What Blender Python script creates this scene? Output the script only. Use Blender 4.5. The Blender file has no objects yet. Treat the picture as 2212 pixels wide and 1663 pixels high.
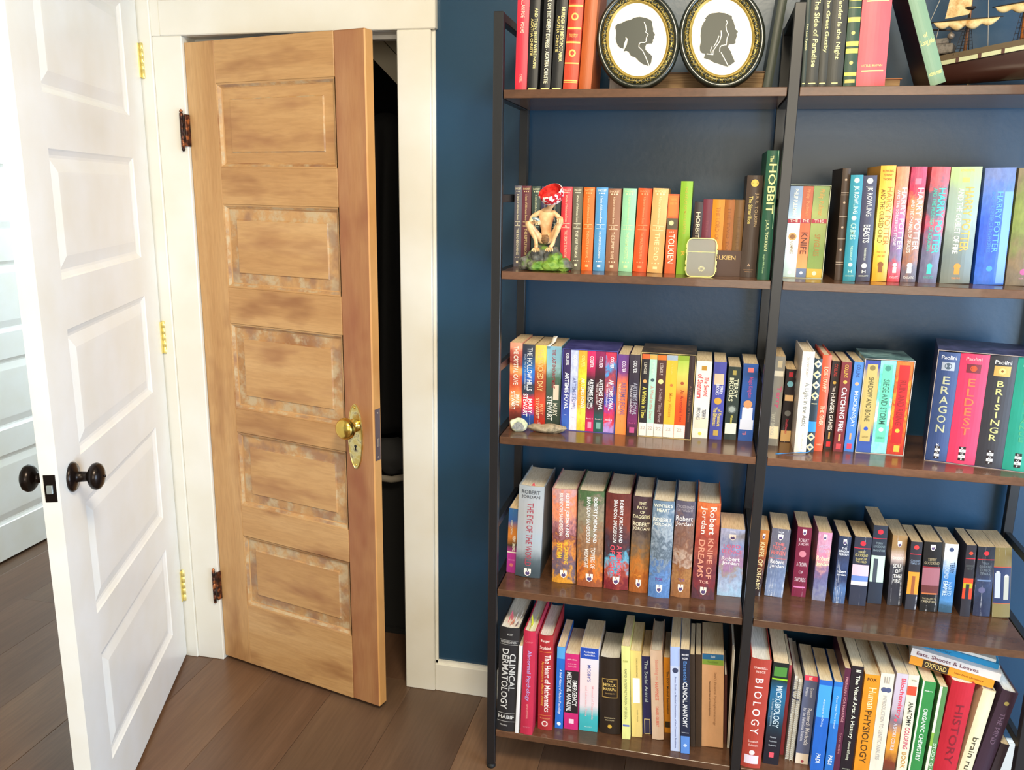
import bpy, bmesh, math, random
from mathutils import Vector, Matrix, noise
random.seed(7)
C = bpy.context.scene.collection
SC = bpy.context.scene
PI = math.pi

# ------------------------------------------------------------------ camera
F_PX = 1819.65
CX, CY, CZ = 0.7048, -2.1844, 1.4772
YAW, PITCH, ROLL = -0.2185, 0.2281, 0.0156
def camera():
    cy, sy = math.cos(YAW), math.sin(YAW); cp, sp = math.cos(PITCH), math.sin(PITCH)
    fwd = Vector((sy*cp, cy*cp, -sp)); right = Vector((cy, -sy, 0)); up = right.cross(fwd)
    cr, sr = math.cos(ROLL), math.sin(ROLL)
    r2 = cr*right + sr*up; u2 = -sr*right + cr*up
    M = Matrix((r2, u2, -fwd)).transposed().to_4x4(); M.translation = (CX, CY, CZ)
    cam = bpy.data.cameras.new('camera'); o = bpy.data.objects.new('camera', cam); C.objects.link(o)
    o.matrix_world = M
    cam.sensor_fit = 'HORIZONTAL'; cam.sensor_width = 36; cam.lens = F_PX/2212*36
    cam.clip_start = .02; cam.clip_end = 50
    SC.camera = o
camera()

# ------------------------------------------------------------------ world, lights, exposure
SC.view_settings.view_transform = 'Standard'
SC.view_settings.look = 'None'
SC.view_settings.gamma = 1
SC.view_settings.use_curve_mapping = False
SC.view_settings.exposure = 0.0
w = bpy.data.worlds.new('world'); SC.world = w; w.use_nodes = True
w.node_tree.nodes['Background'].inputs[0].default_value = (.75, .87, 1, 1)
w.node_tree.nodes['Background'].inputs[1].default_value = 0.6
def area(name, loc, to, size, size_y, power, col):
    l = bpy.data.lights.new(name, 'AREA'); l.shape = 'RECTANGLE'; l.size = size; l.size_y = size_y
    l.energy = power; l.color = col
    o = bpy.data.objects.new(name, l); C.objects.link(o); o.location = loc
    o.rotation_euler = (Vector(to)-Vector(loc)).to_track_quat('-Z', 'Y').to_euler()
    return o
# cool daylight low through the right window, warm sunlit window behind the camera, the ceiling lamp, hall daylight
area('window_daylight_right', (2.52, -1.45, .92), (-.1, -.75, .65), 1.3, 1.2, 66, (.56, .77, 1))
area('window_daylight_rear', (1.5, -4.1, 1.55), (.7, 0, 1.3), 1.7, 1.4, 43, (1, .90, .72))
area('ceiling_lamp_light', (.75, -1.75, 2.50), (.6, -1.1, 0), .5, .5, 52, (1, .86, .62))
area('hall_daylight', (-1.45, 2.1, 1.7), (-1.8, 0, .9), 1.0, 1.2, 42, (.80, .93, 1))

# ------------------------------------------------------------------ helpers
def lin(c): return c/12.92 if c <= .04045 else ((c+.055)/1.055)**2.4
def rgb(h): return tuple(lin(int(h[i:i+2], 16)/255) for i in (0, 2, 4)) + (1,)
MATS = {}
class NT:
    def __init__(s, name, rough=.5, spec=.5, metal=0):
        s.m = bpy.data.materials.new(name); s.m.use_nodes = True; s.t = s.m.node_tree
        s.b = s.t.nodes['Principled BSDF']; s.b.inputs['Roughness'].default_value = rough
        s.b.inputs['Specular IOR Level'].default_value = spec; s.b.inputs['Metallic'].default_value = metal
        s.coord = None
    def n(s, kind, **kw):
        x = s.t.nodes.new(kind)
        for k, v in kw.items():
            if k in x.inputs: x.inputs[k].default_value = v
            else: setattr(x, k, v)
        return x
    def l(s, a, b): s.t.links.new(a, b)
    def obj(s, scale=(1, 1, 1), loc=(0, 0, 0)):
        if not s.coord: s.coord = s.n('ShaderNodeTexCoord')
        mp = s.n('ShaderNodeMapping'); s.l(s.coord.outputs['Object'], mp.inputs[0])
        mp.inputs['Scale'].default_value = scale; mp.inputs['Location'].default_value = loc
        return mp.outputs[0]
    def noise(s, scale, detail=3, rough=.5, vec=(1, 1, 1), loc=(0, 0, 0), dist=0):
        x = s.n('ShaderNodeTexNoise'); x.inputs['Scale'].default_value = scale; x.inputs['Detail'].default_value = detail
        x.inputs['Roughness'].default_value = rough; x.inputs['Distortion'].default_value = dist
        s.l(s.obj(vec, loc), x.inputs['Vector']); return x.outputs['Fac']
    def ramp(s, fac, stops, interp='LINEAR'):
        r = s.n('ShaderNodeValToRGB'); r.color_ramp.interpolation = interp; e = r.color_ramp.elements
        while len(e) < len(stops): e.new(.5)
        for i, (p, c) in enumerate(stops): e[i].position = p; e[i].color = rgb(c) if isinstance(c, str) else c
        s.l(fac, r.inputs[0]); return r.outputs[0]
    def mix(s, fac, a, b, mode='MIX'):
        x = s.n('ShaderNodeMix', data_type='RGBA', blend_type=mode)
        for v, i in ((fac, 0), (a, 6), (b, 7)):
            if isinstance(v, (int, float)): x.inputs[i].default_value = v
            elif isinstance(v, str): x.inputs[i].default_value = rgb(v)
            else: s.l(v, x.inputs[i])
        return x.outputs[2]
    def math(s, op, a, b=0.0):
        x = s.n('ShaderNodeMath', operation=op)
        for v, i in ((a, 0), (b, 1)):
            if isinstance(v, (int, float)): x.inputs[i].default_value = v
            else: s.l(v, x.inputs[i])
        return x.outputs[0]
    def color(s, c):
        if isinstance(c, str): s.b.inputs['Base Color'].default_value = rgb(c)
        else: s.l(c, s.b.inputs['Base Color'])
    def bump(s, h, strength=.3, dist=.002):
        x = s.n('ShaderNodeBump'); x.inputs['Strength'].default_value = strength; x.inputs['Distance'].default_value = dist
        s.l(h, x.inputs['Height']); s.l(x.outputs[0], s.b.inputs['Normal'])
def flat(h, rough=.5, metal=0, spec=.5, tag='paint'):
    k = (h, rough, metal, spec)
    if k not in MATS:
        t = NT('%s_%s' % (tag, h), rough, spec, metal); t.color(h); MATS[k] = t.m
    return MATS[k]

def link(name, me, parent=None, loc=None, rot=None):
    o = bpy.data.objects.new(name, me); C.objects.link(o)
    if parent: o.parent = parent
    if loc is not None: o.location = loc
    if rot is not None: o.rotation_euler = rot
    return o
class MB:
    def __init__(s): s.v = []; s.f = []; s.mi = []; s.mats = []; s.smooth = []
    def m(s, mat):
        if mat not in s.mats: s.mats.append(mat)
        return s.mats.index(mat)
    def add(s, vs, fs, mat=None, smooth=False):
        b = len(s.v); s.v += [tuple(v) for v in vs]; i = s.m(mat) if mat else 0
        for f in fs: s.f.append([b+k for k in f]); s.mi.append(i); s.smooth.append(smooth)
    def box(s, a, b, mat=None, T=None):
        (x0, y0, z0), (x1, y1, z1) = a, b
        vs = [(x, y, z) for z in (z0, z1) for y in (y0, y1) for x in (x0, x1)]
        if T: vs = [T @ Vector(v) for v in vs]
        s.add(vs, [(0, 2, 3, 1), (4, 5, 7, 6), (0, 1, 5, 4), (2, 6, 7, 3), (0, 4, 6, 2), (1, 3, 7, 5)], mat)
    def cbox(s, a, b, c=.002, mat=None, T=None):
        # box with chamfered edges
        bm = bmesh.new(); bmesh.ops.create_cube(bm, size=1)
        for v in bm.verts: v.co = Vector([a[i]+(v.co[i]+.5)*(b[i]-a[i]) for i in range(3)])
        bmesh.ops.bevel(bm, geom=bm.edges[:], offset=c, segments=1, affect='EDGES')
        if T: bm.transform(T)
        s.bm(bm, mat)
    def bm(s, bm, mat=None, smooth=False):
        bm.verts.index_update()
        s.add([v.co for v in bm.verts], [[v.index for v in f.verts] for f in bm.faces], mat, smooth); bm.free()
    def lathe(s, prof, n=24, T=None, mat=None, smooth=True):
        # prof: (r, h) about local z
        vs = []; fs = []
        for r, h in prof:
            for k in range(n): a = 2*PI*k/n; vs.append(Vector((r*math.cos(a), r*math.sin(a), h)))
        for i in range(len(prof)-1):
            for k in range(n): k2 = (k+1) % n; fs.append((i*n+k, i*n+k2, (i+1)*n+k2, (i+1)*n+k))
        fs.append(list(range(n))[::-1]); fs.append([(len(prof)-1)*n+k for k in range(n)])
        if T: vs = [T @ v for v in vs]
        s.add(vs, fs, mat, smooth)
    def tube(s, pts, r, n=8, mat=None, smooth=True):
        pts = [Vector(p) for p in pts]; vs = []; fs = []; rr = r if isinstance(r, (list, tuple)) else [r]*len(pts)
        for i, p in enumerate(pts):
            d = (pts[min(i+1, len(pts)-1)]-pts[max(i-1, 0)]).normalized()
            u = d.cross(Vector((0, 0, 1)) if abs(d.z) < .9 else Vector((1, 0, 0))).normalized(); q = d.cross(u)
            for k in range(n): a = 2*PI*k/n; vs.append(p+rr[i]*(math.cos(a)*u+math.sin(a)*q))
        for i in range(len(pts)-1):
            for k in range(n): k2 = (k+1) % n; fs.append((i*n+k, i*n+k2, (i+1)*n+k2, (i+1)*n+k))
        fs.append(list(range(n))[::-1]); fs.append([(len(pts)-1)*n+k for k in range(n)])
        s.add(vs, fs, mat, smooth)
    def prism(s, poly, y0, y1, mat=None):
        # polygon in xz, extruded in y
        n = len(poly); vs = [(x, y0, z) for x, z in poly]+[(x, y1, z) for x, z in poly]
        s.add(vs, [list(range(n)), list(range(n, 2*n))[::-1]]+[(k, k+n, (k+1) % n+n, (k+1) % n) for k in range(n)], mat)
    def build(s, name, parent=None, mat=None, loc=None, rot=None, fix=True):
        me = bpy.data.meshes.new(name); me.from_pydata(s.v, [], s.f)
        for m in (s.mats or [mat]): me.materials.append(m)
        if s.mats: me.polygons.foreach_set('material_index', s.mi)
        me.polygons.foreach_set('use_smooth', s.smooth)
        if fix:
            b = bmesh.new(); b.from_mesh(me); bmesh.ops.recalc_face_normals(b, faces=b.faces[:]); b.to_mesh(me); b.free()
        me.update()
        return link(name, me, parent, loc, rot)
def box(name, a, b, mat, parent=None, c=0):
    m = MB(); (m.cbox(a, b, c) if c else m.box(a, b)); return m.build(name, parent, mat)
def thing(name, label, cat, loc=(0, 0, 0), rot=(0, 0, 0), group=None, kind=None):
    o = link(name, None, None, loc, rot); o.empty_display_size = .05; tag(o, label, cat, group, kind); return o
def tag(o, label=None, cat=None, group=None, kind=None):
    if label: o['label'] = label
    if cat: o['category'] = cat
    if group: o['group'] = group
    if kind: o['kind'] = kind
    return o
def struct(o): o['kind'] = 'structure'; return o
def Tm(loc=(0, 0, 0), rot=(0, 0, 0)):
    from mathutils import Euler
    return Matrix.Translation(loc) @ Euler(rot).to_matrix().to_4x4()

# ------------------------------------------------------------------ materials
def m_white(name, c='f1efe8', rough=.35):
    t = NT(name, rough); t.color(t.mix(t.ramp(t.noise(6, 3), [(.35, (0, 0, 0, 1)), (.7, (1, 1, 1, 1))]), c, 'ecebe6'))
    t.bump(t.noise(90, 2), .05, .001); return t.m
M_TRIM = m_white('trim_white', 'e6e3d9'); M_DOORW = m_white('door_white', 'f2f4f6', .3)
def m_wall():
    t = NT('blue_wall_paint', .34, .6)
    t.color(t.mix(t.ramp(t.noise(3, 4), [(.3, (0, 0, 0, 1)), (.7, (1, 1, 1, 1))]), '163a56', '1b4462'))
    t.bump(t.noise(55, 4, .6), .12, .0025); return t.m
M_WALL = m_wall()
M_PLASTER = m_white('white_wall_paint', 'dfe3e0', .6)
def m_plank(name, a, b, c, vec, dark='2a1a12', rough=.38, k=1.0, seed=0):
    t = NT(name, rough)
    base = t.ramp(t.noise(2.2*k, 4, .55, vec, (seed, seed*2, 0), .6), [(.3, a), (.5, b), (.72, c)])
    grain = t.ramp(t.noise(30*k, 5, .6, (vec[0]*2.2, vec[1]*.6, vec[2]), (seed, 0, 0), .4), [(.3, (.72, .72, .72, 1)), (.62, (1, 1, 1, 1))])
    base = t.mix(.75, base, grain, 'MULTIPLY')
    kn = t.ramp(t.noise(1.1*k, 2, .4, (vec[0]*.5, vec[1]*.8, vec[2]), (3+seed, 1, 0)), [(.66, (0, 0, 0, 1)), (.75, (1, 1, 1, 1))])
    base = t.mix(t.math('MULTIPLY', kn, .55), base, dark)
    t.color(base); t.bump(t.noise(40*k, 4, .6, (vec[0]*2, vec[1]*.6, vec[2])), .12, .001); return t.m
M_FLOOR = [m_plank('floor_plank_%d' % i, a, b, c, (2.0, .35, 1), seed=i*3.1, rough=.34) for i, (a, b, c) in enumerate(
    [('5c4232', '6e5240', '806450'), ('624634', '745644', '866a54'), ('583f30', '684f3e', '7a604c'), ('664732', '785a44', '8c6e54')])]
M_SHELF = m_plank('walnut_shelf', '4a3022', '60422f', '785440', (.6, 3.0, 3.0), k=1.6, rough=.24)
M_SHELF.node_tree.nodes['Principled BSDF'].inputs['Coat Weight'].default_value = .25
M_STEEL = flat('1b1b1e', .34, 0, .6, 'black_steel')
def m_pages(name, c, d):
    t = NT(name, .8, .2); f = t.ramp(t.noise(900, 2, .5, (1, .04, .04)), [(.35, d), (.6, c)])
    t.color(f); return t.m
M_PAGE = {'hb': m_pages('pages_cream', 'f8eedc', 'e2d2b8'), 'pb': m_pages('pages_warm', 'f0dfc0', 'dcc6a0'), 'mm': m_pages('pages_aged', 'ecd4ae', 'd4b890'), 'w': m_pages('pages_white', 'efece6', 'd6d2ca')}
def m_oak(name, vec, tint=None, worn=0, stain='8c5a36'):
    t = NT(name, .46)
    base = t.ramp(t.noise(2.5, 4, .6, vec, (1.3, .4, 2.2), .2), [(.3, 'b68856'), (.5, 'c69a66'), (.72, 'd4ac7a')])
    gr = t.ramp(t.noise(34, 4, .6, (vec[0]*1.6, 1, vec[2]*1.6), (0, 0, 0), .5), [(.32, (.80, .76, .70, 1)), (.6, (1, 1, 1, 1))])
    base = t.mix(.6, base, gr, 'MULTIPLY')
    b2 = t.ramp(t.noise(7, 3, .6, (.45+.5*(vec[0] > 1), 1, .45+1.1*(vec[2] > 1)), (5, 1, 3), .1), [(.50, (0, 0, 0, 1)), (.68, (1, 1, 1, 1))])
    base = t.mix(t.math('MULTIPLY', b2, .75), base, stain)
    if tint: base = t.mix(t.ramp(t.noise(3.5, 3, .6, (2.2, 1, .6), (2, 2, 2)), [(.3, (.35, .35, .35, 1)), (.7, (.85, .85, .85, 1))]), base, tint)
    if worn:
        wv = t.ramp(t.noise(26, 4, .65, (1, 1, 1), (9, 1, 1)), [(.46, (0, 0, 0, 1)), (.60, (1, 1, 1, 1))])
        base = t.mix(t.math('MULTIPLY', wv, worn), base, 'c4b494')
        w2 = t.ramp(t.noise(13, 3, .6, (1, 1, 1), (4, 1, 7)), [(.48, (0, 0, 0, 1)), (.62, (1, 1, 1, 1))])
        base = t.mix(t.math('MULTIPLY', w2, .6), base, '8c6858')
    t.color(base); t.bump(t.noise(60, 4, .6, (vec[0], 1, vec[2])), .12, .0012); return t.m
M_OAK_V = m_oak('stripped_wood_upright', (3.2, 1, .28)); M_OAK_H = m_oak('stripped_wood_cross', (.28, 1, 3.2))
M_OAK_R = m_oak('stained_wood_upright', (3.2, 1, .28), '8c4c34'); M_OAK_W = m_oak('worn_paint_moulding', (1, 1, 1), None, .75)
M_OAK_E = m_oak('door_edge_wood', (3.0, 1, .3), 'd8964c'); M_OAK_P = m_oak('panel_wood', (.3, 1, 2.4), None, .0, '9a6844')
M_BRASS = flat('e2c060', .22, 1, .5, 'brass')
def m_oldbrass():
    t = NT('old_brass', .28, .5, 1); f = t.ramp(t.noise(45, 4, .6), [(.42, 'd8c070'), (.55, 'e8dca0'), (.66, '8a7868')]); t.color(f); return t.m
M_OLDBRASS = m_oldbrass()
M_PBRASS = flat('e8d890', .3, .55, .5, 'pale_brass')
M_BRONZE = flat('241c1a', .25, .6, .5, 'oiled_bronze')
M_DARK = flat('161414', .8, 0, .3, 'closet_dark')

# ------------------------------------------------------------------ room
ZC = 1.8674            # underside of the closet head casing
XI = -0.7042           # inner edge of the left casing
XO = -0.7938           # outer edge of the left casing
CLX = -0.0911          # inner edge of the right casing
def wallbox(m, x0, x1, y0, y1, z0, z1): m.box((x0, y0, z0), (x1, y1, z1))
m = MB()
wallbox(m, CLX+.02, 2.6, 0, .12, 0, 2.6); wallbox(m, XO-.03, CLX+.02, 0, .12, ZC+.02, 2.6)
wallbox(m, -2.6, XO-.03, 0, .12, 2.06, 2.6)
wallbox(m, -2.6, -2.0, 0, .12, 0, 2.06)
struct(m.build('wall_back', None, M_WALL))
m = MB(); m.box((2.6, -4.2, 0), (2.7, -2.15, 2.6)); m.box((2.6, -.75, 0), (2.7, .12, 2.6)); m.box((2.6, -2.15, 0), (2.7, -.75, .3)); m.box((2.6, -2.15, 1.6), (2.7, -.75, 2.6))
struct(m.build('wall_right', None, M_PLASTER))
m = MB(); m.box((-2.6, -4.3, 0), (.6, -4.2, 2.6)); m.box((2.4, -4.3, 0), (3.3, -4.2, 2.6)); m.box((.6, -4.3, 0), (2.4, -4.2, .7)); m.box((.6, -4.3, 2.2), (2.4, -4.2, 2.6))
struct(m.build('wall_rear', None, M_PLASTER))
struct(box('wall_left', (-2.7, -4.3, 0), (-2.6, .12, 2.6), M_PLASTER))
struct(box('ceiling', (-2.7, -4.3, 2.6), (3.3, 2.4, 2.7), flat('f0e6cc', .7)))
def window(name, x0, x1, y0, y1, z0, z1, ax):
    t = thing(name, 'white framed window outside the view', 'window', kind='structure'); del t['category']; del t['label']
    f = MB(); k = .06
    def bx(u0, u1, w0, w1):
        if ax == 'x': f.box((x0, u0, w0), (x1, u1, w1))
        else: f.box((u0, y0, w0), (u1, y1, w1))
    u0, u1 = (y0, y1) if ax == 'x' else (x0, x1)
    bx(u0, u0+k, z0, z1); bx(u1-k, u1, z0, z1); bx(u0+k, u1-k, z0, z0+k); bx(u0+k, u1-k, z1-k, z1); bx(u0+k, u1-k, (z0+z1)/2-.02, (z0+z1)/2+.02)
    f.build('window_frame', t, M_TRIM)
window('window_1', 2.62, 2.67, -2.15, -.75, .3, 1.6, 'x'); window('window_2', .6, 2.4, -4.27, -4.22, .7, 2.2, 'y')

# floor of wide stained planks running towards the wall
m = MB(); m.box((-2.7, -4.3, -.05), (3.3, 2.4, -.012)); fl = struct(m.build('floor', None, flat('3c2a20', .8)))
PW = .222
pm = {}
for i in range(-12, 15):
    xa = -.075+i*PW; y = -4.3+random.random()*.9
    ys = [-4.3]+([y] if y > -4.0 else [])
    while ys[-1] < 2.4:
        ys.append(min(2.4, ys[-1]+1.7+random.random()*.9))
    for a, b in zip(ys, ys[1:]):
        if b-a < .02: continue
        q = MB(); dz = random.random()*.0008
        q.cbox((0, 0, -.012), (PW-.0007, b-a-.0007, dz), .0005)
        o = q.build('plank', fl, M_FLOOR[random.randrange(4)], (xa, a, 0))
# knots on the floor (dark oval inlays, flush)
# casings, head, jambs, baseboards
def trim(i, a, b, c=.0025): return struct(box('trim_%d' % i, a, b, M_TRIM, None, c))
trim(1, (CLX, -.02, 0), (0, 0, ZC)); trim(2, (XO, -.02, 0), (XI, 0, ZC)); trim(3, (-.767, -.022, ZC), (.0125, 0, 1.958))
trim(10, (.0, -.008, 0), (.008, 0, ZC), .001)
trim(4, (CLX, 0, 0), (CLX+.018, .13, ZC+.02), .001); trim(5, (XI-.018, 0, 0), (XI, .13, ZC+.02), .001); trim(6, (XI, 0, ZC), (CLX, .13, ZC+.018), .001)
trim(7, (CLX-.011, .045, 0), (CLX, .075, ZC-.011), .001); trim(8, (XI, .045, ZC-.011), (CLX, .075, ZC), .001)
trim(9, (XO-.045, -.025, 0), (XO, .13, 2.05), .002)           # jamb of the white door's opening
trim(11, (XO-.045, -.025, 2.05), (XO, 0, 2.3), .002); trim(14, (XO, -.02, ZC), (-.767, 0, 2.3), .001)
trim(12, (-2.12, -.02, 0), (-2.0, .14, 2.15)); trim(13, (-2.0, -.02, 2.055), (XO-.034, .13, 2.15))
m = MB(); m.cbox((.0, -.015, 0), (2.6, 0, .089), .002); m.prism([(0, .089), (2.6, .089), (2.6, .0975), (0, .0975)], -.008, 0)
struct(m.build('baseboard_back', None, M_TRIM))
# closet interior
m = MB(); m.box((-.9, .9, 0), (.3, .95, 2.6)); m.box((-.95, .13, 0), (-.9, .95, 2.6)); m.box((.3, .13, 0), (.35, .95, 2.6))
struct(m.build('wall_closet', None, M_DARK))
# white sloping boards under the stairs, above the coats
s = MB(); s.prism([(-.75, 2.30), (-.75, 2.38), (.25, 1.41), (.25, 1.33)], .300, .312)
o = tag(s.build('stair_board', None, flat('d8ccb0', .6)), 'lower white diagonal board under the closet stairs', 'board')
s = MB(); s.prism([(-.75, 2.383), (-.75, 2.58), (.25, 2.58), (.25, 1.413)], .302, .312)
tag(s.build('stair_board', None, flat('cfc4a8', .6)), 'upper white board above the diagonal seam inside the closet', 'board')

# ------------------------------------------------------------------ doors
def rings(m, x0, x1, z0, z1, loops, y=0, sgn=1, mats=None):
    """nested rectangles (inset, depth); depth goes into +y*sgn"""
    vs = []; fs = []
    for ins, d in loops:
        vs += [(x0+ins, y+sgn*d, z0+ins), (x1-ins, y+sgn*d, z0+ins), (x1-ins, y+sgn*d, z1-ins), (x0+ins, y+sgn*d, z1-ins)]
    for i in range(len(loops)-1):
        for k in range(4):
            k2 = (k+1) % 4
            m.add([vs[4*i+k], vs[4*i+k2], vs[4*i+4+k2], vs[4*i+4+k]], [(0, 1, 2, 3)], mats[i] if mats else None)
    b = 4*(len(loops)-1); m.add([vs[b+k] for k in range(4)], [(0, 1, 2, 3)], mats[-1] if mats else None)
# stripped wood closet door: front face is local -y, hinged at x = 0
TH = 0.2426
WD = thing('door_1', 'stripped brown wooden five-panel door standing ajar in the closet opening', 'door', (-.7029, -.0099, 0), (0, 0, -TH), kind='structure')
Z0, Z1, WW, T = .0126, 1.8504, .5978, .035
PZ = [(.214, .443), (.541, .770), (.842, 1.093), (1.196, 1.425), (1.5225, 1.742)]
PX0, PX1 = .106, .503
box('stile', (0, 0, Z0), (PX0, T, Z1), M_OAK_V, WD, .0012)
m = MB(); m.cbox((PX1, 0, Z0), (WW, T, Z1), .003, M_OAK_R)
o = m.build('stile', WD); o['label'] = 'reddish stained lock stile'
me = o.data; me.materials.append(M_OAK_E)
for p in me.polygons:
    if p.normal.x > .5: p.material_index = 1
rz = [Z0]+[v for ab in PZ for v in ab]+[Z1]
for a, b in zip(rz[::2], rz[1::2]): box('rail', (PX0, 0, a), (PX1, T, b), M_OAK_H, WD, .0012)
for i, (a, b) in enumerate(PZ):
    m = MB()
    for y, sg in ((0, 1), (T, -1)):
        rings(m, PX0, PX1, a, b, [(0, 0), (.004, .0015), (.010, .008), (.013, .010), (.040, .0085), (.043, .005), (.045, .005)], y, sg,
              [M_OAK_H, M_OAK_W, M_OAK_V, M_OAK_W, M_OAK_W, M_OAK_P, M_OAK_P] if i < 4 and i > 0 else [M_OAK_H, M_OAK_W, M_OAK_V, M_OAK_W if i == 0 else M_OAK_P, M_OAK_W, M_OAK_P, M_OAK_P])
    m.build('panel', WD)
# oval escutcheon with keyhole, knob
def oval(m, cx, cz, a, b, prof, n=40, y=0, mat=None, T=None, rot=0, cap=True):
    """prof: list of (inset, height towards -y)"""
    vs = []; fs = []
    for ins, h in prof:
        for k in range(n):
            t = 2*PI*k/n; x, z = (a-ins)*math.cos(t), (b-ins)*math.sin(t)
            vs.append(Vector((cx+x*math.cos(rot)-z*math.sin(rot), y-h, cz+x*math.sin(rot)+z*math.cos(rot))))
    for i in range(len(prof)-1):
        for k in range(n): k2 = (k+1) % n; fs.append((i*n+k, i*n+k2, (i+1)*n+k2, (i+1)*n+k))
    if cap: fs.append([(len(prof)-1)*n+k for k in range(n)])
    if T: vs = [T @ v for v in vs]
    m.add(vs, fs, mat, not cap)
m = MB(); oval(m, .5385, .819, .0245, .0915, [(0, 0), (.0005, .003), (.003, .004), (.0045, .0028), (.007, .0028)])
esc = m.build('escutcheon', WD, M_OLDBRASS)
m = MB(); m.lathe([(.0042, 0), (.0042, .0004)], 16, Tm((.5385, -.0028, .7925), (PI/2, 0, 0))); m.prism([(.5368, .792), (.5402, .792), (.5412, .781), (.5358, .781)], -.0032, -.0029)
m.build('keyhole', esc, flat('0c0a0a', .6))
for zz in (.9005, .739):
    m = MB(); m.lathe([(.0035, 0), (.0033, .0012), (.0015, .0018)], 12, Tm((.5385, -.0028, zz), (PI/2, 0, 0))); m.build('screw', esc, M_BRASS)
m = MB(); m.lathe([(.019, .0), (.0185, .004), (.0125, .007), (.0105, .014), (.0105, .024), (.016, .027), (.026, .031), (.0295, .036), (.0298, .041), (.0275, .043), (.0285, .046), (.0265, .0505), (.023, .0545), (.017, .058), (.008, .060), (.001, .0605)], 32, Tm((.5385, -.0030, .8515), (PI/2, 0, 0)))
m.build('knob', WD, M_BRASS)
m = MB(); m.box((WW, .006, .757), (WW+.0012, .029, .900)); lp = m.build('latch_plate', WD, flat('8c7a80', .4, .8))
m = MB(); m.cbox((WW+.001, .013, .795), (WW+.0028, .022, .818), .0006); m.build('latch_bolt', lp, flat('b8a8a0', .35, .8))
for zz in (.889, .766):
    m = MB(); m.lathe([(.003, 0), (.002, .001)], 10, Tm((WW+.0012, .0175, zz), (0, PI/2, 0))); m.build('screw', lp, flat('d8c8c0', .3, .9))
def m_copper():
    t = NT('aged_copper', .4, .5, .8); t.color(t.ramp(t.noise(70, 2), [(.4, '3a2a26'), (.55, '6c4434'), (.66, 'c07848')])); return t.m
M_COPPER = m_copper()
for a, b in ((1.565, 1.678), (.198, .318)):
    m = MB(); x, y = -.0085, -.0190
    prof = [(.0005, a), (.004, a+.003), (.0048, a+.007), (.003, a+.011)]
    hh = (b-a-.022)/5
    for k in range(5): prof += [(.0052, a+.011+k*hh+.0006), (.0052, a+.011+(k+1)*hh-.0006), (.0046, a+.011+(k+1)*hh)]
    prof += [(.003, b-.011), (.0048, b-.007), (.004, b-.003), (.0005, b)]
    m.lathe(prof, 14, Tm((x, y, 0)))
    hg = m.build('hinge', WD, M_COPPER)
    m = MB(); m.cbox((-.0035, -.0165, a+.014), (.0045, -.0002, b-.014), .001); m.build('hinge_leaf', hg, M_COPPER)

def white_door(name, label, loc, ang, w, knob=True, hinges=True):
    """local: hinge at x=0, leaf towards -x, visible face local -y"""
    D = thing(name, label, 'door', loc, (0, 0, ang), kind='structure')
    T = .035; zz = [(.152, .430), (.528, .804), (.905, 1.178), (1.282, 1.543), (1.650, 1.924)]; x0, x1 = -w+.127, -.135
    m = MB(); m.box((-w, 0, .012), (x0, T, 2.035)); m.box((x1, 0, .012), (0, T, 2.035))
    m.build('stile', D, M_DOORW)
    r = [.012]+[v for ab in zz for v in ab]+[2.035]
    for a, b in zip(r[::2], r[1::2]): box('rail', (x0, 0, a), (x1, T, b), M_DOORW, D)
    for a, b in zz:
        m = MB()
        for y, sg in ((0, 1), (T, -1)): rings(m, x0, x1, a, b, [(0, 0), (.003, .003), (.012, .0075), (.018, .0085), (.022, .0075), (.045, .002), (.05, .0018)], y, sg)
        m.build('panel', D, M_DOORW)
    if knob:
        for sg in (1, -1):
            y = 0 if sg > 0 else T
            m = MB(); m.lathe([(.031, 0), (.032, .004), (.028, .008), (.016, .011), (.0115, .013), (.0105, .03), (.012, .034), (.021, .037), (.0275, .043), (.029, .050), (.026, .057), (.018, .062), (.006, .0645), (.001, .065)], 32, Tm((-w+.068, y, .875), (sg*PI/2, 0, 0)))
            if sg > 0: m.lathe([(.003, .064), (.0025, .068), (.0005, .0685)], 10, Tm((-w+.068, y, .875), (PI/2, 0, 0)))
            m.build('knob', D, M_BRONZE)
        m = MB(); m.cbox((-w-.0012, .006, .845), (-w+.001, .029, .903), .0008); lp = m.build('latch_plate', D, M_BRONZE)
        m = MB(); m.cbox((-w-.006, .0115, .864), (-w-.001, .0235, .882), .001); m.build('latch_bolt', lp, flat('c8d4d8', .3, .7))
    if hinges:
        for a, b in ((1.760, 1.848), (.992, 1.085), (.197, .297)):
            m = MB(); x, y = .004, -.007
            pr = [(.001, a-.003), (.0055, a-.002)]
            for k in range(5): q = (b-a)/5; pr += [(.0062, a+k*q+.0005), (.0062, a+(k+1)*q-.0005), (.0054, a+(k+1)*q)]
            pr += [(.0055, b+.002), (.001, b+.003)]
            m.lathe(pr, 14, Tm((x, y, 0))); hg = m.build('hinge', D, M_PBRASS)
            m = MB(); m.cbox((-.011, -.0030, a), (.001, .0004, b), .0004); m.build('hinge_leaf', hg, M_PBRASS)
    return D
PH = -1.2100
white_door('door_2', 'white five-panel door swung open towards the camera with dark bronze knobs', (-.8291, -.0299, 0), PH+PI, .8345)
white_door('door_3', 'white five-panel door seen edge-on beyond the opening at the far left', (-1.9234, .98, 0), PI/2, .80, False, False)
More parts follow.
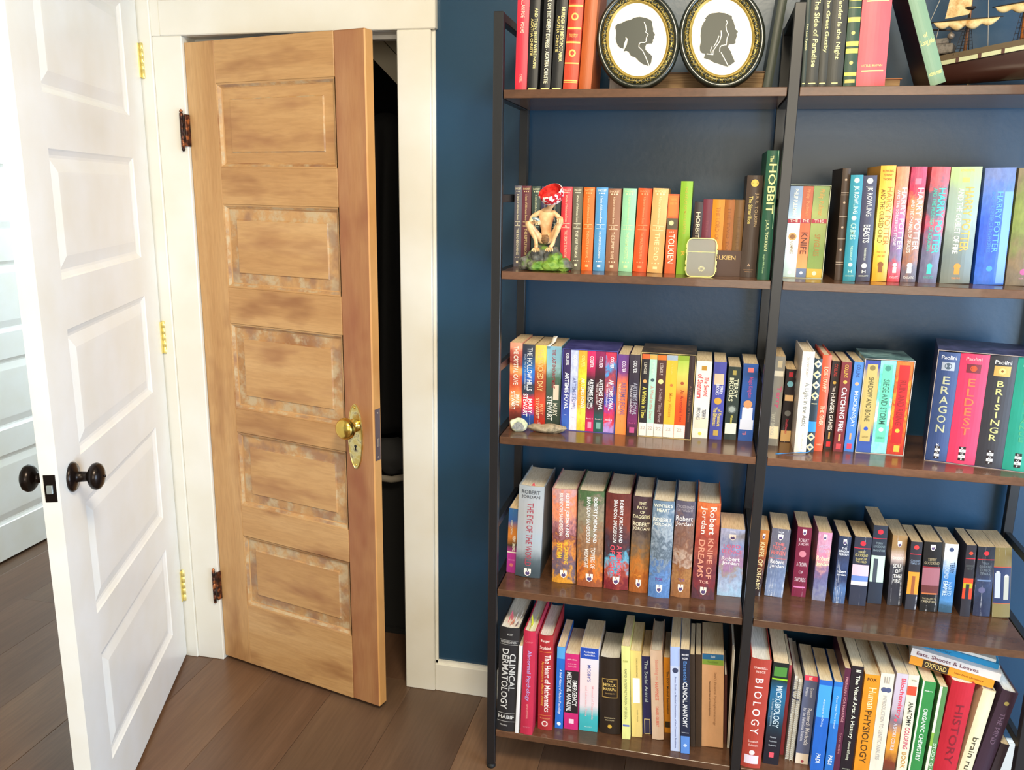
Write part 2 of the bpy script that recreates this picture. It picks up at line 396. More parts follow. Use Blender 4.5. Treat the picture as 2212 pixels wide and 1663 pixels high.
# hall beyond the open door
m = MB(); m.box((-2.05, -.0, 0), (-1.963, .175, 2.6)); m.box((-2.05, .985, 0), (-1.963, 2.4, 2.6)); m.box((-2.05, .175, 2.04), (-1.963, .985, 2.6)); m.box((-2.1, .175, 0), (-1.99, .985, 2.04))
struct(m.build('wall_hall', None, M_PLASTER))
struct(box('wall_hall_far', (-2.05, 2.35, 0), (-.9, 2.4, 2.6), M_PLASTER))
struct(box('wall_hall_right', (-1.0, .13, 0), (-.95, 2.4, 2.6), M_PLASTER))

# things in the closet, seen through the gap
def blob(m, sx, sy, sz, T, mat, n=4, amp=.0, sc=8, smooth=True, seed=0):
    bm = bmesh.new(); bmesh.ops.create_icosphere(bm, subdivisions=n, radius=1)
    for v in bm.verts:
        k = 1+amp*noise.noise(v.co*sc*.3+Vector((seed, 0, 0)))
        v.co = Vector((v.co.x*sx*k, v.co.y*sy*k, v.co.z*sz*k))
    bm.transform(T); m.bm(bm, mat, smooth)
bm = bmesh.new(); N, K = 40, 30; g = []
for j in range(K+1):
    for i in range(N+1):
        u, v = i/N, j/K; wd = .16+.12*v
        x = -.27+(u-.5)*wd*2; z = 1.70-v*1.02-.12*abs(u-.5)**2*(v < .05)
        g.append(bm.verts.new((x, .36+.02*math.sin(u*34+v*2)*min(1, v*3)+.05*(2*u-1)**2, z-(.55*(2*u-1)**2)*(1-v)*.25)))
for j in range(K):
    for i in range(N): bm.faces.new((g[j*(N+1)+i], g[j*(N+1)+i+1], g[(j+1)*(N+1)+i+1], g[(j+1)*(N+1)+i]))
bmesh.ops.solidify(bm, geom=bm.faces[:], thickness=.01)
m = MB(); m.bm(bm, None, True); tag(m.build('hanging_coat', None, flat('17171a', .85)), 'black coat hanging inside the dark closet', 'coat')
ht = thing('cloth_bundle', 'dark grey cloth bundle with a pale hem in the closet gap', 'cloth', (-.235, .30, .30))
m = MB(); blob(m, .085, .055, .06, Tm((0, 0, .32)), None, 3, .3, 9); m.build('bundle', ht, flat('2c2c2e', .9))
m = MB(); m.tube([(-.085, -.02, .275), (-.04, -.052, .262), (.01, -.058, .262), (.06, -.045, .272)], .011, 10); m.build('hem', ht, flat('8c8478', .8))
m = MB(); m.box((-.07, -.03, -.30), (.07, .04, -.28)); m.box((-.06, -.02, -.28), (.06, .03, .27)); m.build('stand', ht, flat('141414', .8))
m = MB(); m.tube([(-.30, .34, .52), (-.275, .33, .34), (-.24, .31, .10), (-.225, .30, .0)], [.004, .014, .018, .004], 10)
um = thing('umbrella', 'folded dark red umbrella leaning in the closet gap', 'umbrella', (-.225, .42, 0))
o = m.build('canopy', um, flat('7c1c2c', .5)); o.location = (.225, -.3, 0)
m = MB(); m.tube([(-.30, .34, .52), (-.315, .345, .60), (-.300, .345, .62), (-.288, .34, .60)], .005, 8); o = m.build('handle', um, flat('201818', .4)); o.location = (.225, -.3, 0)

# ------------------------------------------------------------------ bookcase
YF = -.3169; DEP = .2769; PWD = .0217
PXS = [.2374, .8508, 1.4642]
ZS = {'1': 1.6872, '2': 1.2959, '3': .9045, '4': .5102, '5': .1133}
BK = thing('bookcase', 'black steel framed bookcase with dark walnut boards against the blue wall', 'bookcase', (0, 0, 0))
for x in PXS:
    for nm, y in (('front_post', YF), ('rear_post', YF+DEP)):
        m = MB(); m.cbox((x, y, .012), (x+PWD, y+.018, 1.8458), .0012); m.build(nm, BK, M_STEEL)
        m = MB(); m.lathe([(.011, 0), (.012, .004), (.009, .010), (.006, .0125)], 12, Tm((x+PWD/2, y+.009, 0))); m.build('foot', BK, flat('0e0e0e', .6))
    for k, z in ZS.items():
        m = MB(); m.cbox((x+.002, YF+.018, z-.019), (x+PWD-.002, YF+DEP, z-.001), .001); m.build('side_bar', BK, M_STEEL)
        if k != '1':
            m = MB(); m.cbox((x+.004, YF+.018, z+.152), (x+PWD-.004, YF+DEP, z+.170), .001); m.build('side_bar', BK, M_STEEL)
    m = MB(); m.cbox((x+.002, YF+.018, 1.8278), (x+PWD-.002, YF+DEP, 1.8458), .001); m.build('top_bar', BK, M_STEEL)
for i in (0, 1):
    for k, z in ZS.items():
        xa, xb = PXS[i]+PWD+.0015, PXS[i+1]-.0015
        m = MB(); m.cbox((xa, YF+.003, z-.0178), (xb, YF+DEP+.012, z), .0008); m.build('shelf_board', BK, M_SHELF)
        for x in (xa+.06, xb-.06):
            if k == '5':
                m = MB(); m.cbox((x-.012, YF+.02, z-.030), (x+.012, YF+.05, z-.0178), .001); m.build('bracket', BK, M_STEEL)
for i in (0, 1):
    m = MB(); m.cbox((PXS[i]+PWD, YF+DEP+.004, .062), (PXS[i+1], YF+DEP+.014, .080), .001); m.build('rear_bar', BK, M_STEEL)

# ------------------------------------------------------------------ lettering
TXT = []     # (text, callback data) gathered, converted in one go
def font_meshes(strings):
    obs = {}
    for s in strings:
        cu = bpy.data.curves.new('t', 'FONT'); cu.body = s; cu.resolution_u = 2; cu.size = 1
        cu.offset = .01
        o = bpy.data.objects.new('t', cu); C.objects.link(o); obs[s] = o
    bpy.context.view_layer.update(); dg = bpy.context.evaluated_depsgraph_get(); out = {}
    for s, o in obs.items():
        me = o.evaluated_get(dg).to_mesh()
        bm = bmesh.new(); bm.from_mesh(me)
        ya = min(v.co.y for v in bm.verts); yb = max(v.co.y for v in bm.verts)
        for q in (.2, .4, .6, .8):      # extra cuts so that the letters can follow a rounded spine
            bmesh.ops.bisect_plane(bm, geom=bm.verts[:]+bm.edges[:]+bm.faces[:], plane_co=(0, ya+(yb-ya)*q, 0), plane_no=(0, 1, 0))
        bm.verts.index_update()
        vs = [(v.co.x, v.co.y) for v in bm.verts]; fs = [[v.index for v in p.verts] for p in bm.faces]; bm.free()
        x0 = min(v[0] for v in vs); x1 = max(v[0] for v in vs); y0 = min(v[1] for v in vs); y1 = max(v[1] for v in vs)
        out[s] = ([((x-x0)/(x1-x0), (y-y0)/(y1-y0)) for x, y in vs], fs, (x1-x0)/(y1-y0))
        o.evaluated_get(dg).to_mesh_clear()
    for o in obs.values():
        cu = o.data; bpy.data.objects.remove(o); bpy.data.curves.remove(cu)
    return out

# ------------------------------------------------------------------ book data: key, left, spine depth, thickness, height, lean
GEO = '''s1a 0.2789 -0.2869 0.0260 0.2150 0.0181
s1b 0.3063 -0.2869 0.0228 0.2100 0.0177
s1c 0.3347 -0.2869 0.0221 0.2101 0.0309
s1d 0.3592 -0.2869 0.0236 0.2102 0.0462
s1e 0.3855 -0.2869 0.0307 0.2352 0.0457
s1f 0.4182 -0.2769 0.0267 0.2253 0.0474
s1h 0.8781 -0.2869 0.0083 0.2250 -0.0204
s1i 0.8867 -0.2869 0.0235 0.2251 -0.0204
s1j 0.9106 -0.2869 0.0163 0.2250 -0.0187
s1k 0.9273 -0.2869 0.0298 0.2250 -0.0188
s1l 0.9594 -0.2869 0.0236 0.2251 -0.0258
s1m 0.9837 -0.2869 0.0547 0.2420 -0.0189
s1n 1.1235 -0.2869 0.0294 0.2572 -0.3692
2a 0.2602 -0.1880 0.0178 0.1900 0.0000
2b 0.2783 -0.1887 0.0222 0.1897 0.0000
2c 0.3041 -0.1979 0.0214 0.1894 0.0000
2d 0.3280 -0.2018 0.0178 0.1892 0.0000
2e 0.3496 -0.2105 0.0258 0.1890 0.0000
2f 0.3781 -0.2180 0.0247 0.1891 0.0000
2g 0.4049 -0.2176 0.0221 0.1892 0.0000
2h 0.4302 -0.2264 0.0252 0.1885 0.0000
2i 0.4574 -0.2249 0.0265 0.1885 0.0084
2j 0.4857 -0.2226 0.0295 0.1868 0.0000
2k 0.5163 -0.2197 0.0306 0.1873 0.0163
2l 0.5482 -0.2152 0.0311 0.1879 0.0266
2m 0.5823 -0.2268 0.0341 0.1884 0.0256
2n 0.6212 -0.2237 0.0242 0.1765 0.0000
2o 0.6476 -0.2335 0.0256 0.2048 0.0000
2w 0.7879 -0.2464 0.0331 0.2187 0.0000
2x 0.8222 -0.2898 0.0251 0.2684 0.0000
2box 0.8780 -0.2255 0.0859 0.2004 0.0000
2A 0.8802 -0.2245 0.0268 0.1956 0.0000 c
2B 0.9074 -0.2235 0.0216 0.1959 0.0000 c
2C 0.9294 -0.2245 0.0323 0.1962 0.0000 c
2D 0.9857 -0.2480 0.0156 0.2351 -0.0221
2E 1.0019 -0.2571 0.0245 0.2215 -0.0233
2F 1.0299 -0.2498 0.0274 0.2208 -0.0344
2G 1.0627 -0.2398 0.0299 0.2413 -0.0245
2H 1.0950 -0.2355 0.0244 0.2403 -0.0224
2I 1.1226 -0.2288 0.0304 0.2402 -0.0140
2J 1.1576 -0.2329 0.0359 0.2405 0.0000
2K 1.2020 -0.2272 0.0585 0.2406 -0.0217
2L_ 1.2685 -0.2259 0.0579 0.2391 -0.0285
2M 1.3295 -0.2268 0.0548 0.2396 -0.0214
3a 0.2602 -0.2102 0.0301 0.2093 0.0002
3b 0.2906 -0.2056 0.0305 0.2060 0.0002
3c 0.3214 -0.2013 0.0275 0.2046 0.0000
3d 0.3495 -0.1965 0.0358 0.2032 0.0000
3box1 0.3914 -0.2178 0.1321 0.2030 0.0000
3e 0.3936 -0.2158 0.0178 0.1982 0.0000 c
3f 0.4118 -0.2158 0.0185 0.1988 0.0000 c
3g 0.4306 -0.2168 0.0206 0.1987 0.0000 c
3h 0.4517 -0.2168 0.0197 0.1985 0.0000 c
3i 0.4717 -0.2168 0.0232 0.1988 0.0000 c
3j 0.4953 -0.2158 0.0260 0.1987 0.0000 c
3k 0.5251 -0.2173 0.0253 0.1966 0.0000
3l 0.5529 -0.2231 0.0242 0.1988 0.0000
3box2 0.5789 -0.2191 0.1261 0.2054 0.0000
3m 0.5811 -0.2181 0.0178 0.1992 0.0000 c
3n 0.5993 -0.2171 0.0170 0.1990 0.0000 c
3o 0.6166 -0.2181 0.0212 0.1987 0.0000 c
3p 0.6383 -0.2171 0.0253 0.1993 0.0000 c
3q 0.6639 -0.2171 0.0259 0.1998 0.0000 c
3r 0.6903 -0.2171 0.0125 0.2012 0.0000 c
3s 0.7069 -0.1961 0.0356 0.1877 0.0000
3t 0.7469 -0.1970 0.0286 0.1878 0.0000
3u 0.7809 -0.1903 0.0282 0.1771 0.0000
3v 0.8137 -0.1926 0.0333 0.1869 0.0000
3A 0.8788 -0.2137 0.0251 0.2119 0.0000
3B 0.9111 -0.1747 0.0233 0.1757 0.0000
3C 0.9355 -0.2551 0.0257 0.2335 -0.0047
3D 0.9619 -0.2440 0.0171 0.2167 0.0000
3E 0.9810 -0.2291 0.0189 0.2233 0.0000
3F 1.0052 -0.2081 0.0180 0.2070 0.0000
3G 1.0239 -0.2218 0.0211 0.2090 0.0000
3H 1.0481 -0.2150 0.0207 0.2092 0.0129
3box3 1.0722 -0.2169 0.1034 0.2186 0.0000
3I 1.0744 -0.2149 0.0310 0.2126 0.0000 c
3J 1.1058 -0.2149 0.0327 0.2137 0.0000 c
3K 1.1389 -0.2159 0.0345 0.2144 0.0000 c
3box4 1.2137 -0.2488 0.2069 0.2500 0.0000
3L_ 1.2159 -0.2468 0.0418 0.2441 0.0000 c
3M 1.2581 -0.2468 0.0551 0.2447 0.0000 c
3N 1.3136 -0.2468 0.0512 0.2458 0.0000 c
3O 1.3652 -0.2478 0.0532 0.2456 0.0000 c
4a 0.2602 -0.2153 0.0245 0.1765 0.0258
4b 0.2868 -0.2333 0.0643 0.2467 0.0277
4c 0.3840 -0.2417 0.0606 0.2497 -0.0202
4d 0.4479 -0.2460 0.0641 0.2527 -0.0148
4e 0.5163 -0.2450 0.0599 0.2520 -0.0135
4f 0.5784 -0.2455 0.0460 0.2503 0.0000
4g 0.6267 -0.2608 0.0512 0.2503 0.0000
4h 0.6803 -0.2451 0.0463 0.2489 0.0000
4i 0.7307 -0.2413 0.0542 0.2487 0.0000
4j 0.7923 -0.2092 0.0570 0.1763 -0.0125
4A 0.8740 -0.1901 0.0227 0.1736 0.0467
4B 0.9065 -0.1837 0.0429 0.1783 0.0270
4C 0.9715 -0.1682 0.0333 0.1827 0.0000
4D 1.0189 -0.1766 0.0314 0.1779 0.0000
4E 1.0661 -0.1797 0.0272 0.1736 0.0000
4F 1.1031 -0.1808 0.0380 0.1763 -0.0130
4G 1.1490 -0.1603 0.0316 0.2018 -0.0256
4H 1.1944 -0.1581 0.0327 0.1803 -0.0323
4I 1.2320 -0.1709 0.0250 0.1738 -0.0274
4J 1.2644 -0.1714 0.0388 0.1770 -0.0500
4K 1.3080 -0.1649 0.0291 0.1740 -0.0303
4L_ 1.3523 -0.1745 0.0214 0.1796 -0.0377
4M 1.3833 -0.1646 0.0364 0.1746 -0.0556
4N 1.4258 -0.1621 0.0374 0.1755 -0.1027
5a 0.2602 -0.3129 0.0510 0.2936 0.0230
5b 0.3115 -0.3129 0.0085 0.2493 0.0265
5c 0.3248 -0.3129 0.0312 0.2920 0.0134
5d 0.3649 -0.2838 0.0370 0.2690 -0.0120
5e 0.4076 -0.2673 0.0203 0.2341 0.0000
5f 0.4309 -0.2641 0.0362 0.2162 -0.0123
5g 0.4704 -0.2609 0.0471 0.2375 -0.0195
5h 0.5228 -0.2600 0.0540 0.2154 -0.0414
5i 0.5827 -0.2707 0.0204 0.2614 -0.0516
5j 0.6056 -0.2553 0.0263 0.2426 -0.0608
5k 0.6339 -0.2364 0.0215 0.2204 -0.0690
5l 0.6574 -0.2540 0.0292 0.2495 -0.0710
5m 0.6874 -0.2177 0.0156 0.2143 -0.0664
5n 0.7058 -0.2886 0.0236 0.2866 -0.0605
5o 0.7306 -0.2918 0.0218 0.2851 -0.0615
5p 0.7541 -0.2605 0.0116 0.2566 -0.0666
5q 0.7670 -0.2571 0.0137 0.2567 -0.0670
5r 0.7812 -0.2504 0.0525 0.2580 -0.0607
5s 0.8340 -0.2260 0.0157 0.1930 -0.0608
5A 0.8742 -0.3077 0.0466 0.2926 0.0124
5B 0.9281 -0.2819 0.0362 0.2763 0.0122
5C 0.9717 -0.2375 0.0089 0.2487 0.0007
5D 0.9810 -0.2534 0.0217 0.2264 0.0000
5E 1.0055 -0.2619 0.0304 0.2413 0.0104
5F 1.0387 -0.2819 0.0297 0.2459 0.0000
5G 1.0717 -0.2819 0.0196 0.2464 0.0000
5H 1.0917 -0.2819 0.0134 0.2849 -0.0003
5I 1.1059 -0.2819 0.0268 0.2931 0.0000
5K 1.1366 -0.2819 0.0337 0.2762 0.0000
5L_ 1.1709 -0.2819 0.0294 0.2849 0.0000
5M 1.2008 -0.2819 0.0255 0.2886 0.0132
5N 1.2304 -0.2819 0.0225 0.2889 0.0000
5O 1.2549 -0.2819 0.0286 0.2769 0.0244
5P 1.2903 -0.2819 0.0168 0.2690 0.0317
5Q 1.3075 -0.2819 0.0492 0.2840 0.0543
5R 1.3573 -0.2819 0.0273 0.2741 0.1160
5S 1.3849 -0.2819 0.0341 0.2781 0.1589
2p 0.6798 -0.2334 0.0185 0.1590 0 t
2q 0.6986 -0.2334 0.0200 0.1650 0 t
2r 0.7189 -0.2334 0.0260 0.1650 0 t
2s 0.7452 -0.2334 0.0210 0.1650 0 t
2t 0.7665 -0.2334 0.0205 0.1650 0 t'''
